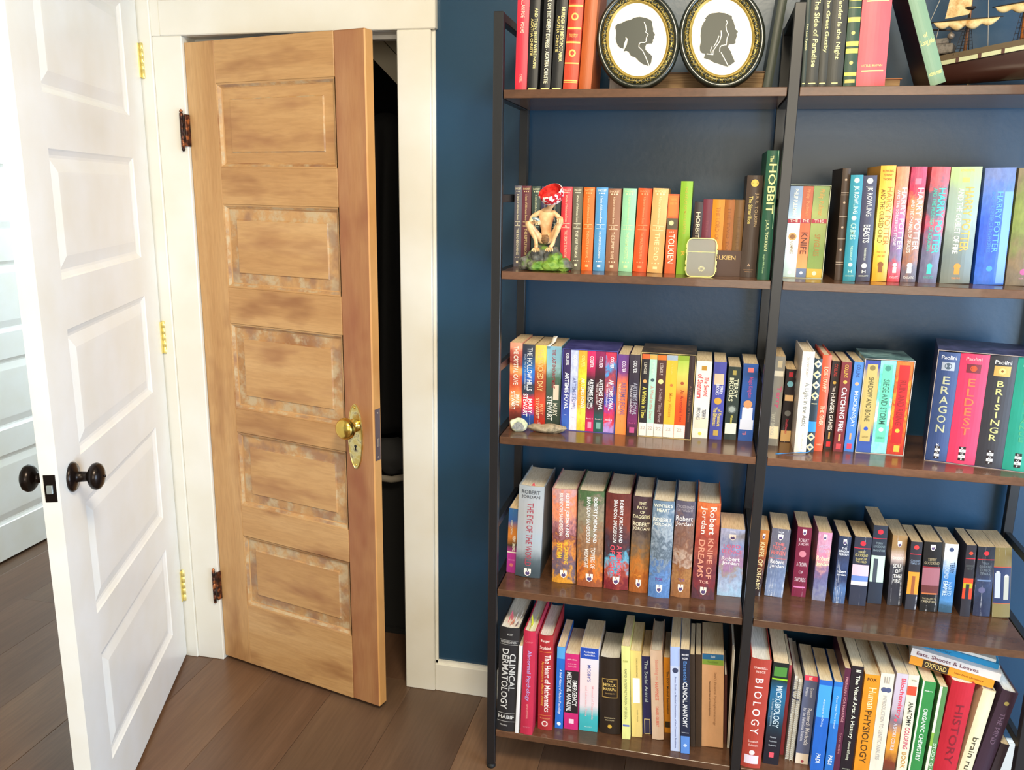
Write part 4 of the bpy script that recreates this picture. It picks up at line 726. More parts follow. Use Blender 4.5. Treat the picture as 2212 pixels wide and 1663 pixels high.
4C|mm|7c2440|h;ROBERT;.16;.21;.15;.85;d8b8c0~h;JORDAN;.22;.27;.15;.85;d8b8c0~e;.5;.38;.25;d08090~h;A CROWN;.5;.56;.15;.85;d8c0c8~h;OF;.62;.66;.35;.65;d8c0c8~h;SWORDS;.72;.78;.12;.88;d8c0c8~p;.1;.9;.85;.87;d880b0~Z;.03|plum red paperback on the fourth shelf
4D|mm|A:d090b0,d8a0b8,e088a8,e0a8a0,8c6c90,706c94,7878a0,8888a0;.3;12|h;SHADOW;.18;.23;.1;.9;d0b8d8~h;RISING;.25;.29;.15;.85;d0b8d8~h;Robert;.34;.41;.05;.95;fff4c8~h;Jordan;.43;.5;.05;.95;fff4c8~Z;.03|rosy lilac paperback on the fourth shelf
4E|mm|A:303c58,303854,38405c,3c4c74,304064,404c70,5878a8,506890;.2;12C|h;THE;.16;.19;.3;.7;f0f0f8~h;DRAGON;.2;.235;.1;.9;f0f0f8~h;REBORN;.245;.28;.1;.9;f0f0f8~h;robert;.5;.54;.1;.85;f8f8ff~h;jordan;.55;.59;.1;.85;f8f8ff~Z;.04|navy paperback with red left cover on the fourth shelf
4F|mm|34384a|e;.5;.09;.16;e83040~p;.02;.98;.155;.165;d83040~h;TERRY;.2;.23;.25;.7;d0c080~h;GOODKIND;.24;.28;.1;.85;d0c080~h;BLOOD OF;.3;.33;.15;.8;d0c080~h;THE FOLD;.34;.37;.15;.8;d0c080~p;0;1;.4;.56;e8c0d0~p;0;1;.56;.64;6c88c8~p;0;1;.64;.7;e8d8d8|navy paperback with a pink and blue sea picture
4G|mm|303848|e;.5;.08;.2;e83040~p;.02;.98;.16;.168;d83040~h;TERRY;.21;.235;.25;.75;8898a0~h;GOODKIND;.25;.28;.1;.9;8898a0~h;PHANTOM;.3;.33;.1;.9;8898a0~p;0;1;.38;.72;c8e0cc~p;.2;.5;.42;.72;48505c|dark paperback with a pale green picture, standing taller than its neighbours
4H|mm|A:a88458,a08058,e0c8c0,404048,3c3c44,34343c,30303c,383840;.03;12C|h;TERRY;.26;.29;.2;.8;e0c8c0~h;GOODKIND;.3;.34;.1;.9;f0f0e8~h;SOUL;.4;.46;.2;.8;fff8f0~h;OF;.48;.53;.35;.7;fff8f0~h;THE;.55;.6;.25;.75;fff8f0~h;FIRE;.62;.67;.25;.75;fff8f0~Z;.08|tattered black paperback with a tan head
4I|mm|34343e|e;.5;.08;.22;e84040~p;.02;.98;.175;.185;d83040~h;GOODKIND;.26;.29;.1;.9;8898b0~h;TEMPLE OF;.3;.33;.1;.9;8898b0~p;0;1;.44;.77;f09c38~p;.35;.65;.5;.77;a05c38|slim dark paperback with an orange picture of a standing figure
4J|mm|1e1e20|h;TERRY;.23;.27;.25;.75;a89878~h;GOODKIND;.28;.32;.08;.92;b0a080~p;0;1;.355;.365;b03040~p;0;1;.37;.75;a86c78~p;0;1;.62;.75;6c3838~p;.05;.9;.73;.75;d07848~h;THE PILLARS OF;.8;.825;.1;.9;b0a080~h;CREATION;.84;.87;.05;.92;c0b090~Z;.04|black paperback with a rose coloured landscape picture
4K|mm|A:f0f0f8,f0f0f8,98b8e0,4888c8,4080c8,3878b8,5890c8,385870;.12;12|e;.5;.08;.18;405078~v;TERRY;.26;.42;.68;.34;304868~v;GOODKIND;.22;.5;.3;.34;c8d8e8~v;NAKED;.55;.75;.65;.3;a8c8e8~v;EMPIRE;.54;.76;.3;.32;d8e8f8|white and sky blue paperback among the dark ones
4L_|mm|34323c|e;.5;.11;.2;e85038~p;.02;.98;.18;.19;d83040~h;GOODKIND;.27;.3;.1;.9;606868~h;DEBT OF;.31;.34;.2;.8;606868~p;0;1;.46;.75;e84c30~p;.05;.95;.53;.6;c8b830~p;.3;.65;.54;.75;30303c|slim black paperback with a flame red and yellow picture
4M|mm|A:303644,303440,343a4a,38425c,3c4868,34405c,303850,303650;.25;12C|e;.5;.09;.15;e83c48~p;.02;.98;.175;.185;d83040~h;TERRY;.22;.25;.3;.7;788898~h;GOODKIND;.26;.3;.15;.85;808c98~h;STONE OF;.31;.35;.2;.8;808c98~h;TEARS;.36;.4;.2;.8;808c98~p;.1;.9;.47;.49;7890b8~e;.4;.62;.2;68688c|wide navy paperback with worn white edges near the right end
4N|mm|8c7c50|p;0;1;.27;.28;c85040~p;0;1;.28;.79;303c60~p;0;1;.79;.8;c85040~p;.1;.4;.36;.72;c0c4cc~e;.25;.35;.1;d0d0d4~p;.6;.88;.4;.74;b8b4a8~e;.74;.4;.1;d0ccc4|gold paperback with two white statues, last on the fourth shelf
5a|hb|28282c|h;MOSBY;.05;.07;.4;.7;a8a8a8~p;.05;.95;.115;.12;989898~h;FIFTH EDITION;.125;.145;.1;.9;c8c8c8~p;.05;.95;.155;.16;989898~v;CLINICAL;.24;.6;.72;.3;d0d0d0~v;DERMATOLOGY;.2;.78;.36;.34;d8d8d8~p;.05;.95;.82;.825;b0b0b0~h;HABIF;.84;.875;.1;.9;d8d8d8~p;.05;.95;.9;.905;b0b0b0~h;Mosby;.93;.95;.2;.6;c0c0c0|black dermatology textbook at the left end of the bottom shelf
5b|pb|f0f0f4||very thin white volume beside the black dermatology textbook
5c|hb|c83050|h;Comer;.09;.11;.15;.8;e07888~v;Abnormal Psychology;.18;.67;.5;.42;b8a0d8~v;FIFTH EDITION;.7;.84;.5;.15;f0a0a0~h;WORTH;.92;.935;.2;.8;d87088|raspberry red psychology textbook with yellow tabs
5d|hb|b03038|h;Burger;.04;.075;.15;.8;fff0e8~h;Starbird;.11;.145;.1;.85;fff0e8~p;.1;.9;.17;.174;e09048~v;The Heart of Mathematics;.2;.8;.65;.4;fff4f0~v;An invitation to effective thinking;.27;.74;.3;.22;f0b850~p;.1;.9;.84;.844;e09048~h;3rd Edition;.865;.88;.15;.85;e8a070~e;.5;.93;.22;f0e8e0~e;.5;.93;.14;b84048|dark red mathematics textbook
5e|pb|2c74d8|p;0;1;0;.14;58a8e8~v;A Brief History of Modern Psychology;.27;.82;.5;.4;f0f4ff~e;.5;.94;.25;f0f8ff|slim bright blue psychology paperback
5f|pb|d8307c|h;sixth edition;.06;.08;.15;.85;f8c8d8~h;O. JOHN MA;.12;.14;.2;.8;f8b0c8~h;DAVID CLINE;.15;.17;.2;.8;f8b0c8~p;0;1;.22;.78;282428~v;EMERGENCY;.34;.68;.72;.32;f8f8f8~v;MEDICINE MANUAL;.24;.76;.32;.34;f8f8f8~p;.35;.7;.86;.92;f8d8e8|magenta and black emergency manual
5g|pb|A:e8e4f0,e8e0ec,f0dce0,f0dce0,e8d8e0,e8dce4,48b8c0,40b0b8;.03;10|p;0;1;0;.13;2850b8~h;PAGANA;.04;.06;.2;.8;f0f4ff~h;PAGANA;.075;.095;.2;.8;f0f4ff~v;MOSBY'S;.2;.4;.5;.18;4858a8~v;Manual of Diagnostic;.45;.85;.7;.14;f0b8c0~v;and Laboratory Tests;.45;.82;.35;.14;f0b8c0~h;MOSBY;.94;.955;.3;.7;a8e0e0|pale manual with a blue head band and teal foot
5h|hb|2c221c|p;.14;.86;.27;.28;b09050~p;.14;.86;.51;.52;b09050~p;.14;.16;.27;.52;b09050~p;.84;.86;.27;.52;b09050~h;THE;.29;.315;.35;.65;d8b868~h;MERCK;.33;.37;.2;.8;e0c070~h;MANUAL;.385;.425;.2;.8;e0c070~h;NINETEENTH;.455;.47;.3;.75;b89860~h;NINETEENTH;.78;.795;.25;.75;c8b890~h;EDITION;.81;.825;.3;.7;c8b890~e;.5;.9;.1;d0a840|dark brown leather medical manual with a gilt boxed title
5i|pb|ecec98|h;DUBIN;.15;.17;.2;.8;a8a860~v;RAPID INTERPRETATION OF EKG's;.24;.78;.5;.3;98986c~p;.1;.9;.84;.86;6878c0|slim pale lemon paperback
5j|pb|ecd080|v;CLINICAL NEUROANATOMY;.08;.3;.6;.15;a09058~p;.18;.85;.31;.6;f8f4f0~v;made simple;.65;.85;.6;.15;a09058|pale yellow paperback with a white pasted panel
5k|pb|2c2c60|v;The Social Animal;.05;.58;.5;.4;b8c8d8~p;.15;.85;.8;1.0;d8c898~p;.22;.78;.81;.99;38385c|navy paperback with a small framed label at its foot
5l|hb|ecd0bc|v;Stumbling on;.1;.32;.5;.35;e8988c~v;HAPPINESS;.35;.55;.5;.3;e87868~v;DANIEL GILBERT;.62;.85;.5;.25;e87868|cream-pink hardcover on the bottom shelf
5m|pb|f09c28|v;The DOT Medical Examination;.18;.75;.6;.35;403020~p;.1;.9;.85;.93;403018|slim amber paperback set back between the cream one and the pale blue one
5n|pb|c8d4f4|p;0;1;0;.18;a8bcf0~e;.5;.22;.3;384060~v;Bates Guide to Physical Examination of the Common Problems;.28;.97;.5;.2;586090|tall pale blue paperback standing forward on the bottom shelf
5o|pb|242c44|h;MOORE;.04;.06;.15;.9;e8e8f0~h;AGUR;.075;.095;.2;.8;e8e8f0~v;Essential;.11;.3;.5;.38;5888c8~v;CLINICAL ANATOMY;.31;.74;.5;.5;f4f4f8~h;Williams;.79;.8;.1;.9;c0c8d8~p;0;1;.83;1;5c8cd8~e;.5;.92;.2;c8d8f0|navy anatomy book with a light blue foot
5p|pb|3c3028||thin dark brown volume, left of two next to the anatomy book
5q|pb|443428||thin dark brown volume, right of two next to the tan textbook
5r|pb|e0ac80|p;0;1;0;.06;286898~h;Stahl;.015;.04;.4;.6;c8d8e8~p;0;1;.06;.115;80a040~h;Third Edition;.075;.095;.25;.75;587830~v;Stahl's Essential Psychopharmacology;.19;.76;.6;.16;a87c58~v;Neuroscientific Basis and Practical Application;.29;.66;.36;.1;806048|wide tan psychopharmacology book with blue and green bands
5s|hb|5c3430|v;Ancient Philosophy;.1;.7;.5;.35;6c4440|faded maroon book beside the middle post on the bottom shelf
5A|hb|b44438|h;CAMPBELL;.065;.085;.15;.85;f0c8c0~h;REECE;.1;.12;.3;.75;f0c8c0~v2;BIOLOGY;.17;.68;.5;.4;f8e8e8~h;Seventh;.74;.76;.25;.75;f0c8c0~h;Edition;.775;.795;.3;.75;f0c8c0~e;.5;.855;.14;f0e0e0~p;.15;.85;.88;.96;e8d8e8|brick red biology textbook just right of the middle post
5B|pb|A:1c2424,1c3028,286c98,28688c,285878,203848,202430,20202c,20202c;.04;10|p;.1;.9;.04;.13;508c40~p;0;1;.15;.165;98d030~v;MICROBIOLOGY;.22;.63;.55;.4;c8dce8~v;a human perspective;.35;.62;.22;.2;a0b8c8~h;Nester;.72;.735;.3;.7;b8c0c8~h;Anderson;.76;.775;.25;.75;b8c0c8~h;Roberts;.8;.815;.25;.75;b8c0c8~p;.35;.65;.88;.93;e85868|black and blue microbiology book
5C|pb|a03c44||thin dusty red volume beside the microbiology book
5E|pb|646c8c|p;0;1;0;.055;f04860~h;IE;.01;.045;.35;.6;fff0d8~v;Gravetter;.13;.24;.65;.22;d8d8e0~v;Forzano;.13;.23;.3;.22;d8d8e0~v;Research Methods;.36;.78;.65;.32;e8e8f0~v;for the Behavioral Sciences;.36;.74;.3;.25;d8d8e4~p;0;1;.88;1;ecdcc8~e;.55;.97;.12;b04858|slate blue research methods textbook with a red head
5F|pb|2868c8|p;0;1;.05;.4;48a0f0~v;Adventures in Diving;.2;.5;.5;.2;c8e0f8~v;PADI;.8;.9;.5;.35;f0f4ff|blue diving manual, left of two
5G|pb|2c74c8|p;0;1;.05;.45;3890d8~v;Open Water Diver Manual;.15;.5;.5;.25;c8e0f8~v;PADI;.8;.9;.5;.45;f0f4ff|blue diving manual, right of two
5H|pb|5c2840|v;PREPARING FOR MARRIAGE;.08;.5;.5;.4;d09098~v;DAVID BOEHI;.55;.85;.5;.3;c08088|thin plum paperback between the blue manual and the black art book
5I|pb|241c24|v;II;.03;.05;.6;.4;f0f0d8~v;The Visual Arts: A History;.08;.65;.55;.42;f4f4d8~v;Honour & Fleming;.68;.85;.5;.28;d8d8c0~h;VOLUME I;.93;.94;.2;.8;c8c8b0|black art history book with cream title
5K|pb|e89428|h;FOX;.03;.06;.2;.8;483018~v;Human;.12;.32;.6;.5;f8e0a8~v;PHYSIOLOGY;.34;.85;.5;.45;503818|bright orange physiology textbook on the bottom shelf
5L_|pb|ece0cc|h;III;.03;.09;.3;.7;a8a098~e;.35;.15;.22;50587c~e;.68;.15;.22;50587c~v;INTRODUCTION TO GENETIC ANALYSIS;.2;.8;.5;.28;b0a8a0|cream genetics textbook with a small butterfly
5M|pb|A:c8bcc8,c8b8c8,c0b0bc,80707c,e0983c,e09838,803c28,584038;.08;10|v;Biochemistry;.04;.4;.6;.5;e04058~e;.45;.42;.14;e85868~v;A SHORT COURSE;.45;.7;.5;.3;d8d8e0|mauve biochemistry book with an orange foot
5N|pb|ece4c8|p;0;.9;.1;.18;e85038~h;WYNN;.04;.055;.3;.8;888078~v;ANATOMY;.24;.46;.55;.45;282828~v;COLORING;.47;.67;.55;.45;c83060~v;BOOK;.7;.85;.55;.45;c89040|cream anatomy colouring book with a red diagonal flash
5O|pb|388c48|p;.0;.14;0;1;e8e8d0~h;McMurry;.08;.095;.25;.85;e8f0e0~v;ORGANIC CHEMISTRY;.25;.75;.55;.34;e8f0e0|leaf green organic chemistry book
5P|pb|5c8c54|p;.0;.35;0;1;e8e4cc~p;0;.35;.45;.58;88b048~v;STUDY GUIDE;.55;.9;.65;.4;d8ecd0|slim green and cream study guide under the small stack
5Q|hb|c02434|v;HISTORY;.2;.75;.55;.35;80202c|thick crimson book near the right end of the bottom shelf
5R|hb|ece0b8|v;brain rules;.45;.88;.55;.45;504838|cream white book leaning beside the thick crimson one
5S|hb|402c3c|e;.5;.11;.15;a89858~v;THE MIND;.2;.5;.5;.3;70586c|dark aubergine book at the right end of the bottom shelf'''
geo = {}
for l in GEO.strip().split('\n'):
    p = l.split(); geo[p[0]] = ([float(v) for v in p[1:6]], p[6] if len(p) > 6 else '')
geo['5s'][0][0] = .8363; geo['5s'][0][2] = .0066
spec = {}
for l in SPEC.strip().split('\n'):
    k, b, c, it, lab = l.split('|'); its = []
    if it.startswith('S') and it[1].isdigit():
        s, title, col = it.split(';'); n = s[1:]
        its = [['h', 'SNICKET', '.025', '.048', '.12', '.88', col], ['e', '.3', '.068', '.06', col], ['e', '.5', '.068', '.06', col], ['e', '.7', '.068', '.06', col],
               ['v', 'A Series of Unfortunate Events', '.1', '.42', '.5', '.36', col], ['p', '.15', '.85', '.437', '.443', col], ['h', n, '.45', '.48', '.35', '.65', col],
               ['p', '.15', '.85', '.487', '.493', col], ['v', title, '.52', '.85', '.5', '.3', col], ['e', '.3', '.885', '.05', col], ['e', '.5', '.885', '.05', col], ['e', '.7', '.885', '.05', col],
               ['p', '.36', '.64', '.925', '.955', col]]
    else:
        for q in it.split('~'):
            if q: its.append(q.split(';'))
    spec[k] = (b, c, its, lab)
spec['5A'][2][:] = [(['v', 'B I O L O G Y']+q[2:] if q[0] == 'v2' else q) for q in spec['5A'][2]]
for b in spec.values():
    ex = []
    for q in b[2]:
        if q[0] == 'v2':
            a, z = float(q[2]), float(q[3]); n = len(q[1]); st = (z-a)/n; hw = float(q[5])/2
            for i, ch in enumerate(q[1]): ex.append(['h', ch, a+i*st, a+i*st+st*.78, float(q[4])-hw*.8, float(q[4])+hw*.8, q[6]])
        elif q[0] == 'P':
            a, z = float(q[2]), float(q[3]); n = len(q[1]); st = (z-a)/n
            for i, ch in enumerate(q[1]):
                wh = i % 2; ex.append(['p', .38, .62, a+i*st, a+(i+1)*st-.001, 'f4f4f4' if wh else '2c2428'])
                ex.append(['h', ch, a+i*st+st*.2, a+i*st+st*.8, .45, .55, '505050' if wh else 'ffffff', 1])
        elif q[0] == 'Z':
            v = float(q[1]); ex.append(['poly', [(.36, v), (.64, v), (.64, v+.045), (.6, v+.07), (.5, v+.085), (.4, v+.07), (.36, v+.045)], 'f4e8e0'])
            ex.append(['poly', [(.41, v+.05), (.46, v+.03), (.5, v+.042), (.55, v+.026), (.59, v+.05), (.58, v+.062), (.5, v+.074), (.42, v+.062)], '584878', 1])
        elif q[0] == 'K':
            for i in range(9):
                if 3.2 < i < 5.2: continue
                v0 = i/9+.01; v1 = (i+1)/9-.01; vm = (v0+v1)/2
                if i == 6: ex.append(['p', 0, 1, v0-.01, v1+.01, '3088d0']); continue
                ex.append(['poly', [(.5, v0), (1, vm), (.5, v1), (0, vm)], 'e8d8a0' if i % 2 else 'd8ccb0'])
                ex.append(['poly', [(.5, v0+.03), (.8, vm), (.5, v1-.03), (.2, vm)], '2c4868', 1])
            ex.append(['p', .15, .85, .4, .41, 'c0b890']); ex.append(['p', .15, .85, .47, .48, 'c0b890']); ex.append(['h', 'Roger', .425, .44, .2, .8, 'b0b0a0'])
        else: ex.append(q)
    b[2][:] = ex
STACK = [('5t1', 'f09c30', ['OXFORD', 'New Desk Dictionary'], 'orange dictionary lying at the bottom of the small flat stack'),
         ('5t2', 'e4dcd8', ['Eats, Shoots & Leaves'], 'cream white book lying on the orange dictionary'),
         ('5t3', '2488b8', ['Grammar'], 'cyan blue book lying third in the flat stack'), ('5t4', 'e8e4dc', [], 'thin white book lying topmost in the flat stack')]
strings = {q[1] for b in spec.values() for q in b[2] if q[0] in 'vh'} | {s for k in STACK for s in k[2]} | {'TOLKIEN', 'JRR'}
FONT = font_meshes(sorted(strings))

def cover_mat(b, c, h, seed):
    if c.startswith('A:'):
        k = (c, round(h, 3))
        if k in MATS: return MATS[k]
        cols, amt, sc = c[2:].split(';'); crease = sc.endswith('C'); sc = float(sc.rstrip('C')); amt = float(amt); cols = cols.split(',')
        t = NT('printed_cover', .34, .5)
        sep = t.n('ShaderNodeSeparateXYZ'); t.l(t.obj((1, 1, 1/h)), sep.inputs[0])
        nz = t.noise(sc*3.2, 5, .62, (1.5, .6, 1), (seed*1.7, seed, seed*2.3), .5)
        f = t.math('ADD', t.math('SUBTRACT', 1.0, sep.outputs[2]), t.math('MULTIPLY', t.math('SUBTRACT', nz, .5), amt*2.2))
        n = len(cols); col = t.ramp(f, [((i+.5)/n, q) for i, q in enumerate(cols)])
        n2 = t.ramp(t.noise(sc*9, 4, .6, (1.5, .6, .8), (seed, 2, 1)), [(.35, (.68, .66, .7, 1)), (.65, (1.12, 1.1, 1.08, 1))])
        if amt > .15: col = t.mix(.6, col, n2, 'MULTIPLY')
    else:
        k = (c, b)
        if k in MATS: return MATS[k]
        t = NT('cover_'+c, .36 if b != 'hb' else .42); crease = False
        col = t.mix(t.ramp(t.noise(40, 4, .6, (1, 1, .4), (seed, 0, 0)), [(.3, (.0, .0, .0, 1)), (.8, (.5, .5, .5, 1))]), c, '%02x%02x%02x' % tuple(max(0, int(int(c[i:i+2], 16)*.82)) for i in (0, 2, 4)))
    if b == 'mm':
        cr = t.ramp(t.noise(1, 2, .5, (260, 1, 4), (seed, 0, seed)), [(.64 if not crease else .58, (0, 0, 0, 1)), (.70 if not crease else .66, (1, 1, 1, 1))])
        br = t.ramp(t.noise(90, 3, .6), [(.4, (0, 0, 0, 1)), (.6, (1, 1, 1, 1))])
        col = t.mix(t.math('MULTIPLY', t.math('MULTIPLY', cr, br), .75), col, 'dcdce4')
    t.color(col)
    if b == 'hb' and not c.startswith('A:'): t.bump(t.noise(400, 2), .08, .0005)
    MATS[k] = t.m; return t.m

def make_book(key, name, b, c, items, lab, x, y, w, h, lean, z, D, seed, group=None, yaw=0):
    t0 = {'hb': .0026, 'pb': .0007, 'mm': .0006, 'mh': .0006}[b]
    kind = 'mm' if b == 'mh' else b
    t0 = min(t0, w*.18)
    bulge = {'hb': min(.0045, w*.10), 'pb': .0004, 'mm': min(.0016, w*.04), 'mh': .0006}[b]
    loc = (x, y, z+(w*lean if lean > 0 else 0)); 
    R = thing(name, lab, 'book', loc, (0, math.atan(lean), yaw), group)
    M = cover_mat(b, c, h, seed)
    ys = lambda u: bulge*(1-math.sin(PI*min(1, max(0, u))))
    n = 8 if b in ('hb', 'mm') else 2
    out = [(0, D)]+[(w*i/n, ys(i/n)) for i in range(n+1)]+[(w, D)]
    inn = [(t0, D)]+[(t0+(w-2*t0)*i/n, ys(i/n)+t0) for i in range(n+1)]+[(w-t0, D)]
    m = MB(); N = len(out)
    vs = [(px, py, zz) for zz in (0, h) for px, py in out]+[(px, py, zz) for zz in (0, h) for px, py in inn]
    fs = []
    for i in range(N-1):
        fs += [(i, i+1, N+i+1, N+i), (2*N+i+1, 2*N+i, 3*N+i, 3*N+i+1), (N+i, N+i+1, 3*N+i+1, 3*N+i), (i+1, i, 2*N+i, 2*N+i+1)]
    fs += [(0, N, 3*N, 2*N), (2*N-1, N-1, 3*N-1, 4*N-1)]
    m.add(vs, fs); m.build('cover', R, M)
    ins = .0032 if b == 'hb' else (.0001 if kind != 'pb' else .0002)
    m = MB(); e = .00025
    if b == 'hb' and w > .02:
        q = 6; a0 = [(t0+e+(w-2*t0-2*e)*i/q, D-.004-.003*math.sin(PI*i/q)) for i in range(q+1)]
        p = [(t0+e, bulge+t0+.0004), (w-t0-e, bulge+t0+.0004)]; pl = p+a0[::-1]; nn = len(pl)
        vs = [(px, py, zz) for zz in (ins, h-ins) for px, py in pl]
        m.add(vs, [list(range(nn))[::-1], list(range(nn, 2*nn))]+[(i, (i+1) % nn, (i+1) % nn+nn, i+nn) for i in range(nn)])
    else: m.box((t0+e, bulge+t0+.0004, ins), (w-t0-e, D-(.004 if b == 'hb' else .0006), h-ins))
    m.build('pages', R, M_PAGE['w' if (key[0] == '5' and b == 'hb') else ('mm' if kind == 'mm' and key[0] != '3' else b if b != 'mh' else 'pb')])
    # print: each colour patch, emblem and line of letters lies on the spine as its own piece
    cov = R.children[0]
    def put(name, pts, faces, col, lvl):
        m = MB(); m.add([(u*w, ys(u)-.00016-.00010*lvl, h*(1-v)) for u, v in pts], faces, flat(col, .4, 0, .5, 'print')); m.build(name, cov, fix=False)
    np_ = 0
    for it in items:
        if it[0] == 'p':
            u0, u1, v0, v1 = [float(q) for q in it[1:5]]; v0 = max(v0, .001); v1 = min(v1, .999); u0 = max(u0, .015); u1 = min(u1, .985)
            if v1-v0 < .002: continue
            k = 6; put('printed_band', [(u0+(u1-u0)*i/k, v) for v in (v0, v1) for i in range(k+1)], [(i, i+1, k+2+i, k+1+i) for i in range(k)], it[5], min(1.9, np_*.25)); np_ += 1
        elif it[0] == 'poly':
            put('printed_emblem', it[1], [list(range(len(it[1])))], it[2], 2.2+(len(it) > 3)*.5)
        elif it[0] == 'e':
            u, v, r = [float(q) for q in it[1:4]]; k = 16; np_ += 1
            put('printed_emblem', [(u, v)]+[(u+r*math.cos(2*PI*i/k), v+r*w/h*math.sin(2*PI*i/k)) for i in range(k)], [(0, 1+i, 1+(i+1) % k) for i in range(k)], it[4], min(2.4, np_*.25))
        elif it[0] == 'h':
            P, F, asp = FONT[it[1]]; v0, v1, u0, u1 = [float(q) for q in it[2:6]]
            wmm = (u1-u0)*w; hmm = (v1-v0)*h
            if wmm > asp*hmm*1.35: d = (wmm-asp*hmm*1.35)/w/2; u0 += d; u1 -= d
            put('lettering', [(u0+px*(u1-u0), v1-py*(v1-v0)) for px, py in P], F, it[6], 3.2)
        elif it[0] == 'v':
            P, F, asp = FONT[it[1]]; v0, v1, uc, uh = [float(q) for q in it[2:6]]
            v0 = max(v0, .004)
            L = (v1-v0)*h; H = uh*w
            if H*asp > L*1.5: H = L*1.5/asp
            if H*asp < L*.6: d = (L-H*asp/.6)/h/2; v0 += d; v1 -= d
            uh = H/w
            put('lettering', [(uc-uh/2+py*uh, v0+px*(v1-v0)) for px, py in P], F, it[6], 3.2)
    return R

CASE_YAW = -.205
books = {}
for i, (k, ((x, y, w_, h, lean), fl_)) in enumerate(geo.items()):
    if k not in spec: continue
    b, c, items, lab = spec[k]
    z = ZS[k[0]] if k[0] in ZS else ZS['1']
    if fl_ == 'c': z += .0018
    if fl_ == 't': z += .0016
    D = {'hb': .66*h, 'pb': .62*h, 'mm': .108, 'mh': .125}[b]
    if b == 'mm' and h > .19: D = .128
    if fl_ == 't': D = .105
    if k in ('4A',): D = .10
    D = min(D, -y-.006-(.002 if fl_ else 0))
    z += .0001
    name = 'paperback' if b != 'hb' else 'hardcover'
    yaw = 0
    if k in ('3L_', '3M', '3N', '3O'):
        gx, gy = geo['3box4'][0][:2]; yaw = CASE_YAW; dx, dy = x-gx, .001; y = gy+.012
        x, y = gx+dx*math.cos(yaw)-dy*math.sin(yaw), y+dx*math.sin(yaw)+dy*math.cos(yaw); D = .160
    if k == 's1n': D = .125
    books[k] = make_book(k, name, b, c, items, lab, x, y, w_, h, lean, z, D, (i*7) % 23+.5, None, yaw)

# slipcases, open at the front
def slipcase(key, lab, mat, D, lip=None):
    x, y, w_, h, _ = geo[key][0]; z = ZS['2' if key == '2box' else '3']+.0001; t = .0014
    R = thing('slipcase', lab, 'slipcase', (x, y+(.012 if key == '3box4' else 0), z), (0, 0, CASE_YAW if key == '3box4' else 0)); e = .0003
    m = MB()
    for a, b in (((0, 0, 0), (w_, D, t)), ((0, 0, h-t), (w_, D, h)), ((0, 0, t), (t, D, h-t)), ((w_-t, 0, t), (w_, D, h-t)), ((t, D-t, t), (w_-t, D, h-t))): m.box(a, b)
    m.build('case', R, mat)
    m = MB()
    for a, b in (((0, -.0003, 0), (w_, 0, t)), ((0, -.0003, h-t), (w_, 0, h)), ((0, -.0003, t), (t, 0, h-t)), ((w_-t, -.0003, t), (w_, 0, h-t))): m.box(a, b)
    m.build('front_edge', R, lip or mat)
    return R
def m_case(n, a, b, c, sc=30):
    t = NT(n, .35); t.color(t.ramp(t.noise(sc, 4, .6, (1, 1, 1), (0, 0, 0), .6), [(.35, a), (.5, b), (.65, c)])); return t.m
def depth_of(ks): return max(-geo[k][0][1] for k in ks)
slipcase('2box', 'slim dark slipcase with pale edges holding three fantasy paperbacks', flat('403c34', .4), .132, flat('c8ccb0', .5))
slipcase('3box1', 'glossy purple slipcase on the third shelf', m_case('purple_case', '3c3478', '4c4890', '5c58a0'), .132, flat('5458a8', .35))
slipcase('3box2', 'dark brown worn slipcase on the third shelf', m_case('brown_case', '3c342c', '54483c', '6c5c48'), .125, flat('c8b078', .5))
slipcase('3box3', 'teal marbled slipcase, open over three paperbacks', m_case('teal_case', '3c5860', '6c98a0', 'a0ccd0', 22), .130, flat('c8b8b0', .5))
slipcase('3box4', 'large indigo slipcase at the right end of the third shelf', m_case('indigo_case', '30345c', '484c7c', '60649c'), .165, flat('a89890', .5))
# low brown half case around the five little books
R = thing('slipcase', 'brown half-height case lettered in gold around five little books', 'slipcase', (.6777, YF+.080, ZS['2']+.0001))
m = MB(); W_ = .1120; m.box((0, 0, 0), (.0014, .112, .110)); m.box((W_-.0014, 0, 0), (W_, .112, .110)); m.box((.0014, 0, 0), (W_-.0014, .112, .0014)); m.box((.0014, .1106, .0014), (W_-.0014, .112, .16))
m.box((.0014, 0, .0014), (W_-.0014, .0014, .0565)); MC = flat('54403a', .6); m.build('case', R, MC)
for v in R.children[0].data.vertices:      # side walls slope down to the front panel
    if v.co.y < .001 and v.co.z > .06: v.co.z = .0565
m = MB(); P, F, _ = FONT['TOLKIEN']; m.add([(.042+px*.056, -.0003, .036+py*.0095) for px, py in P], F, flat('d0b070', .4)); 
P, F, _ = FONT['JRR']; m.add([(.014+px*.022, -.0003, .036+py*.0095) for px, py in P], F, flat('d0b070', .4)); m.build('lettering', R, fix=False)

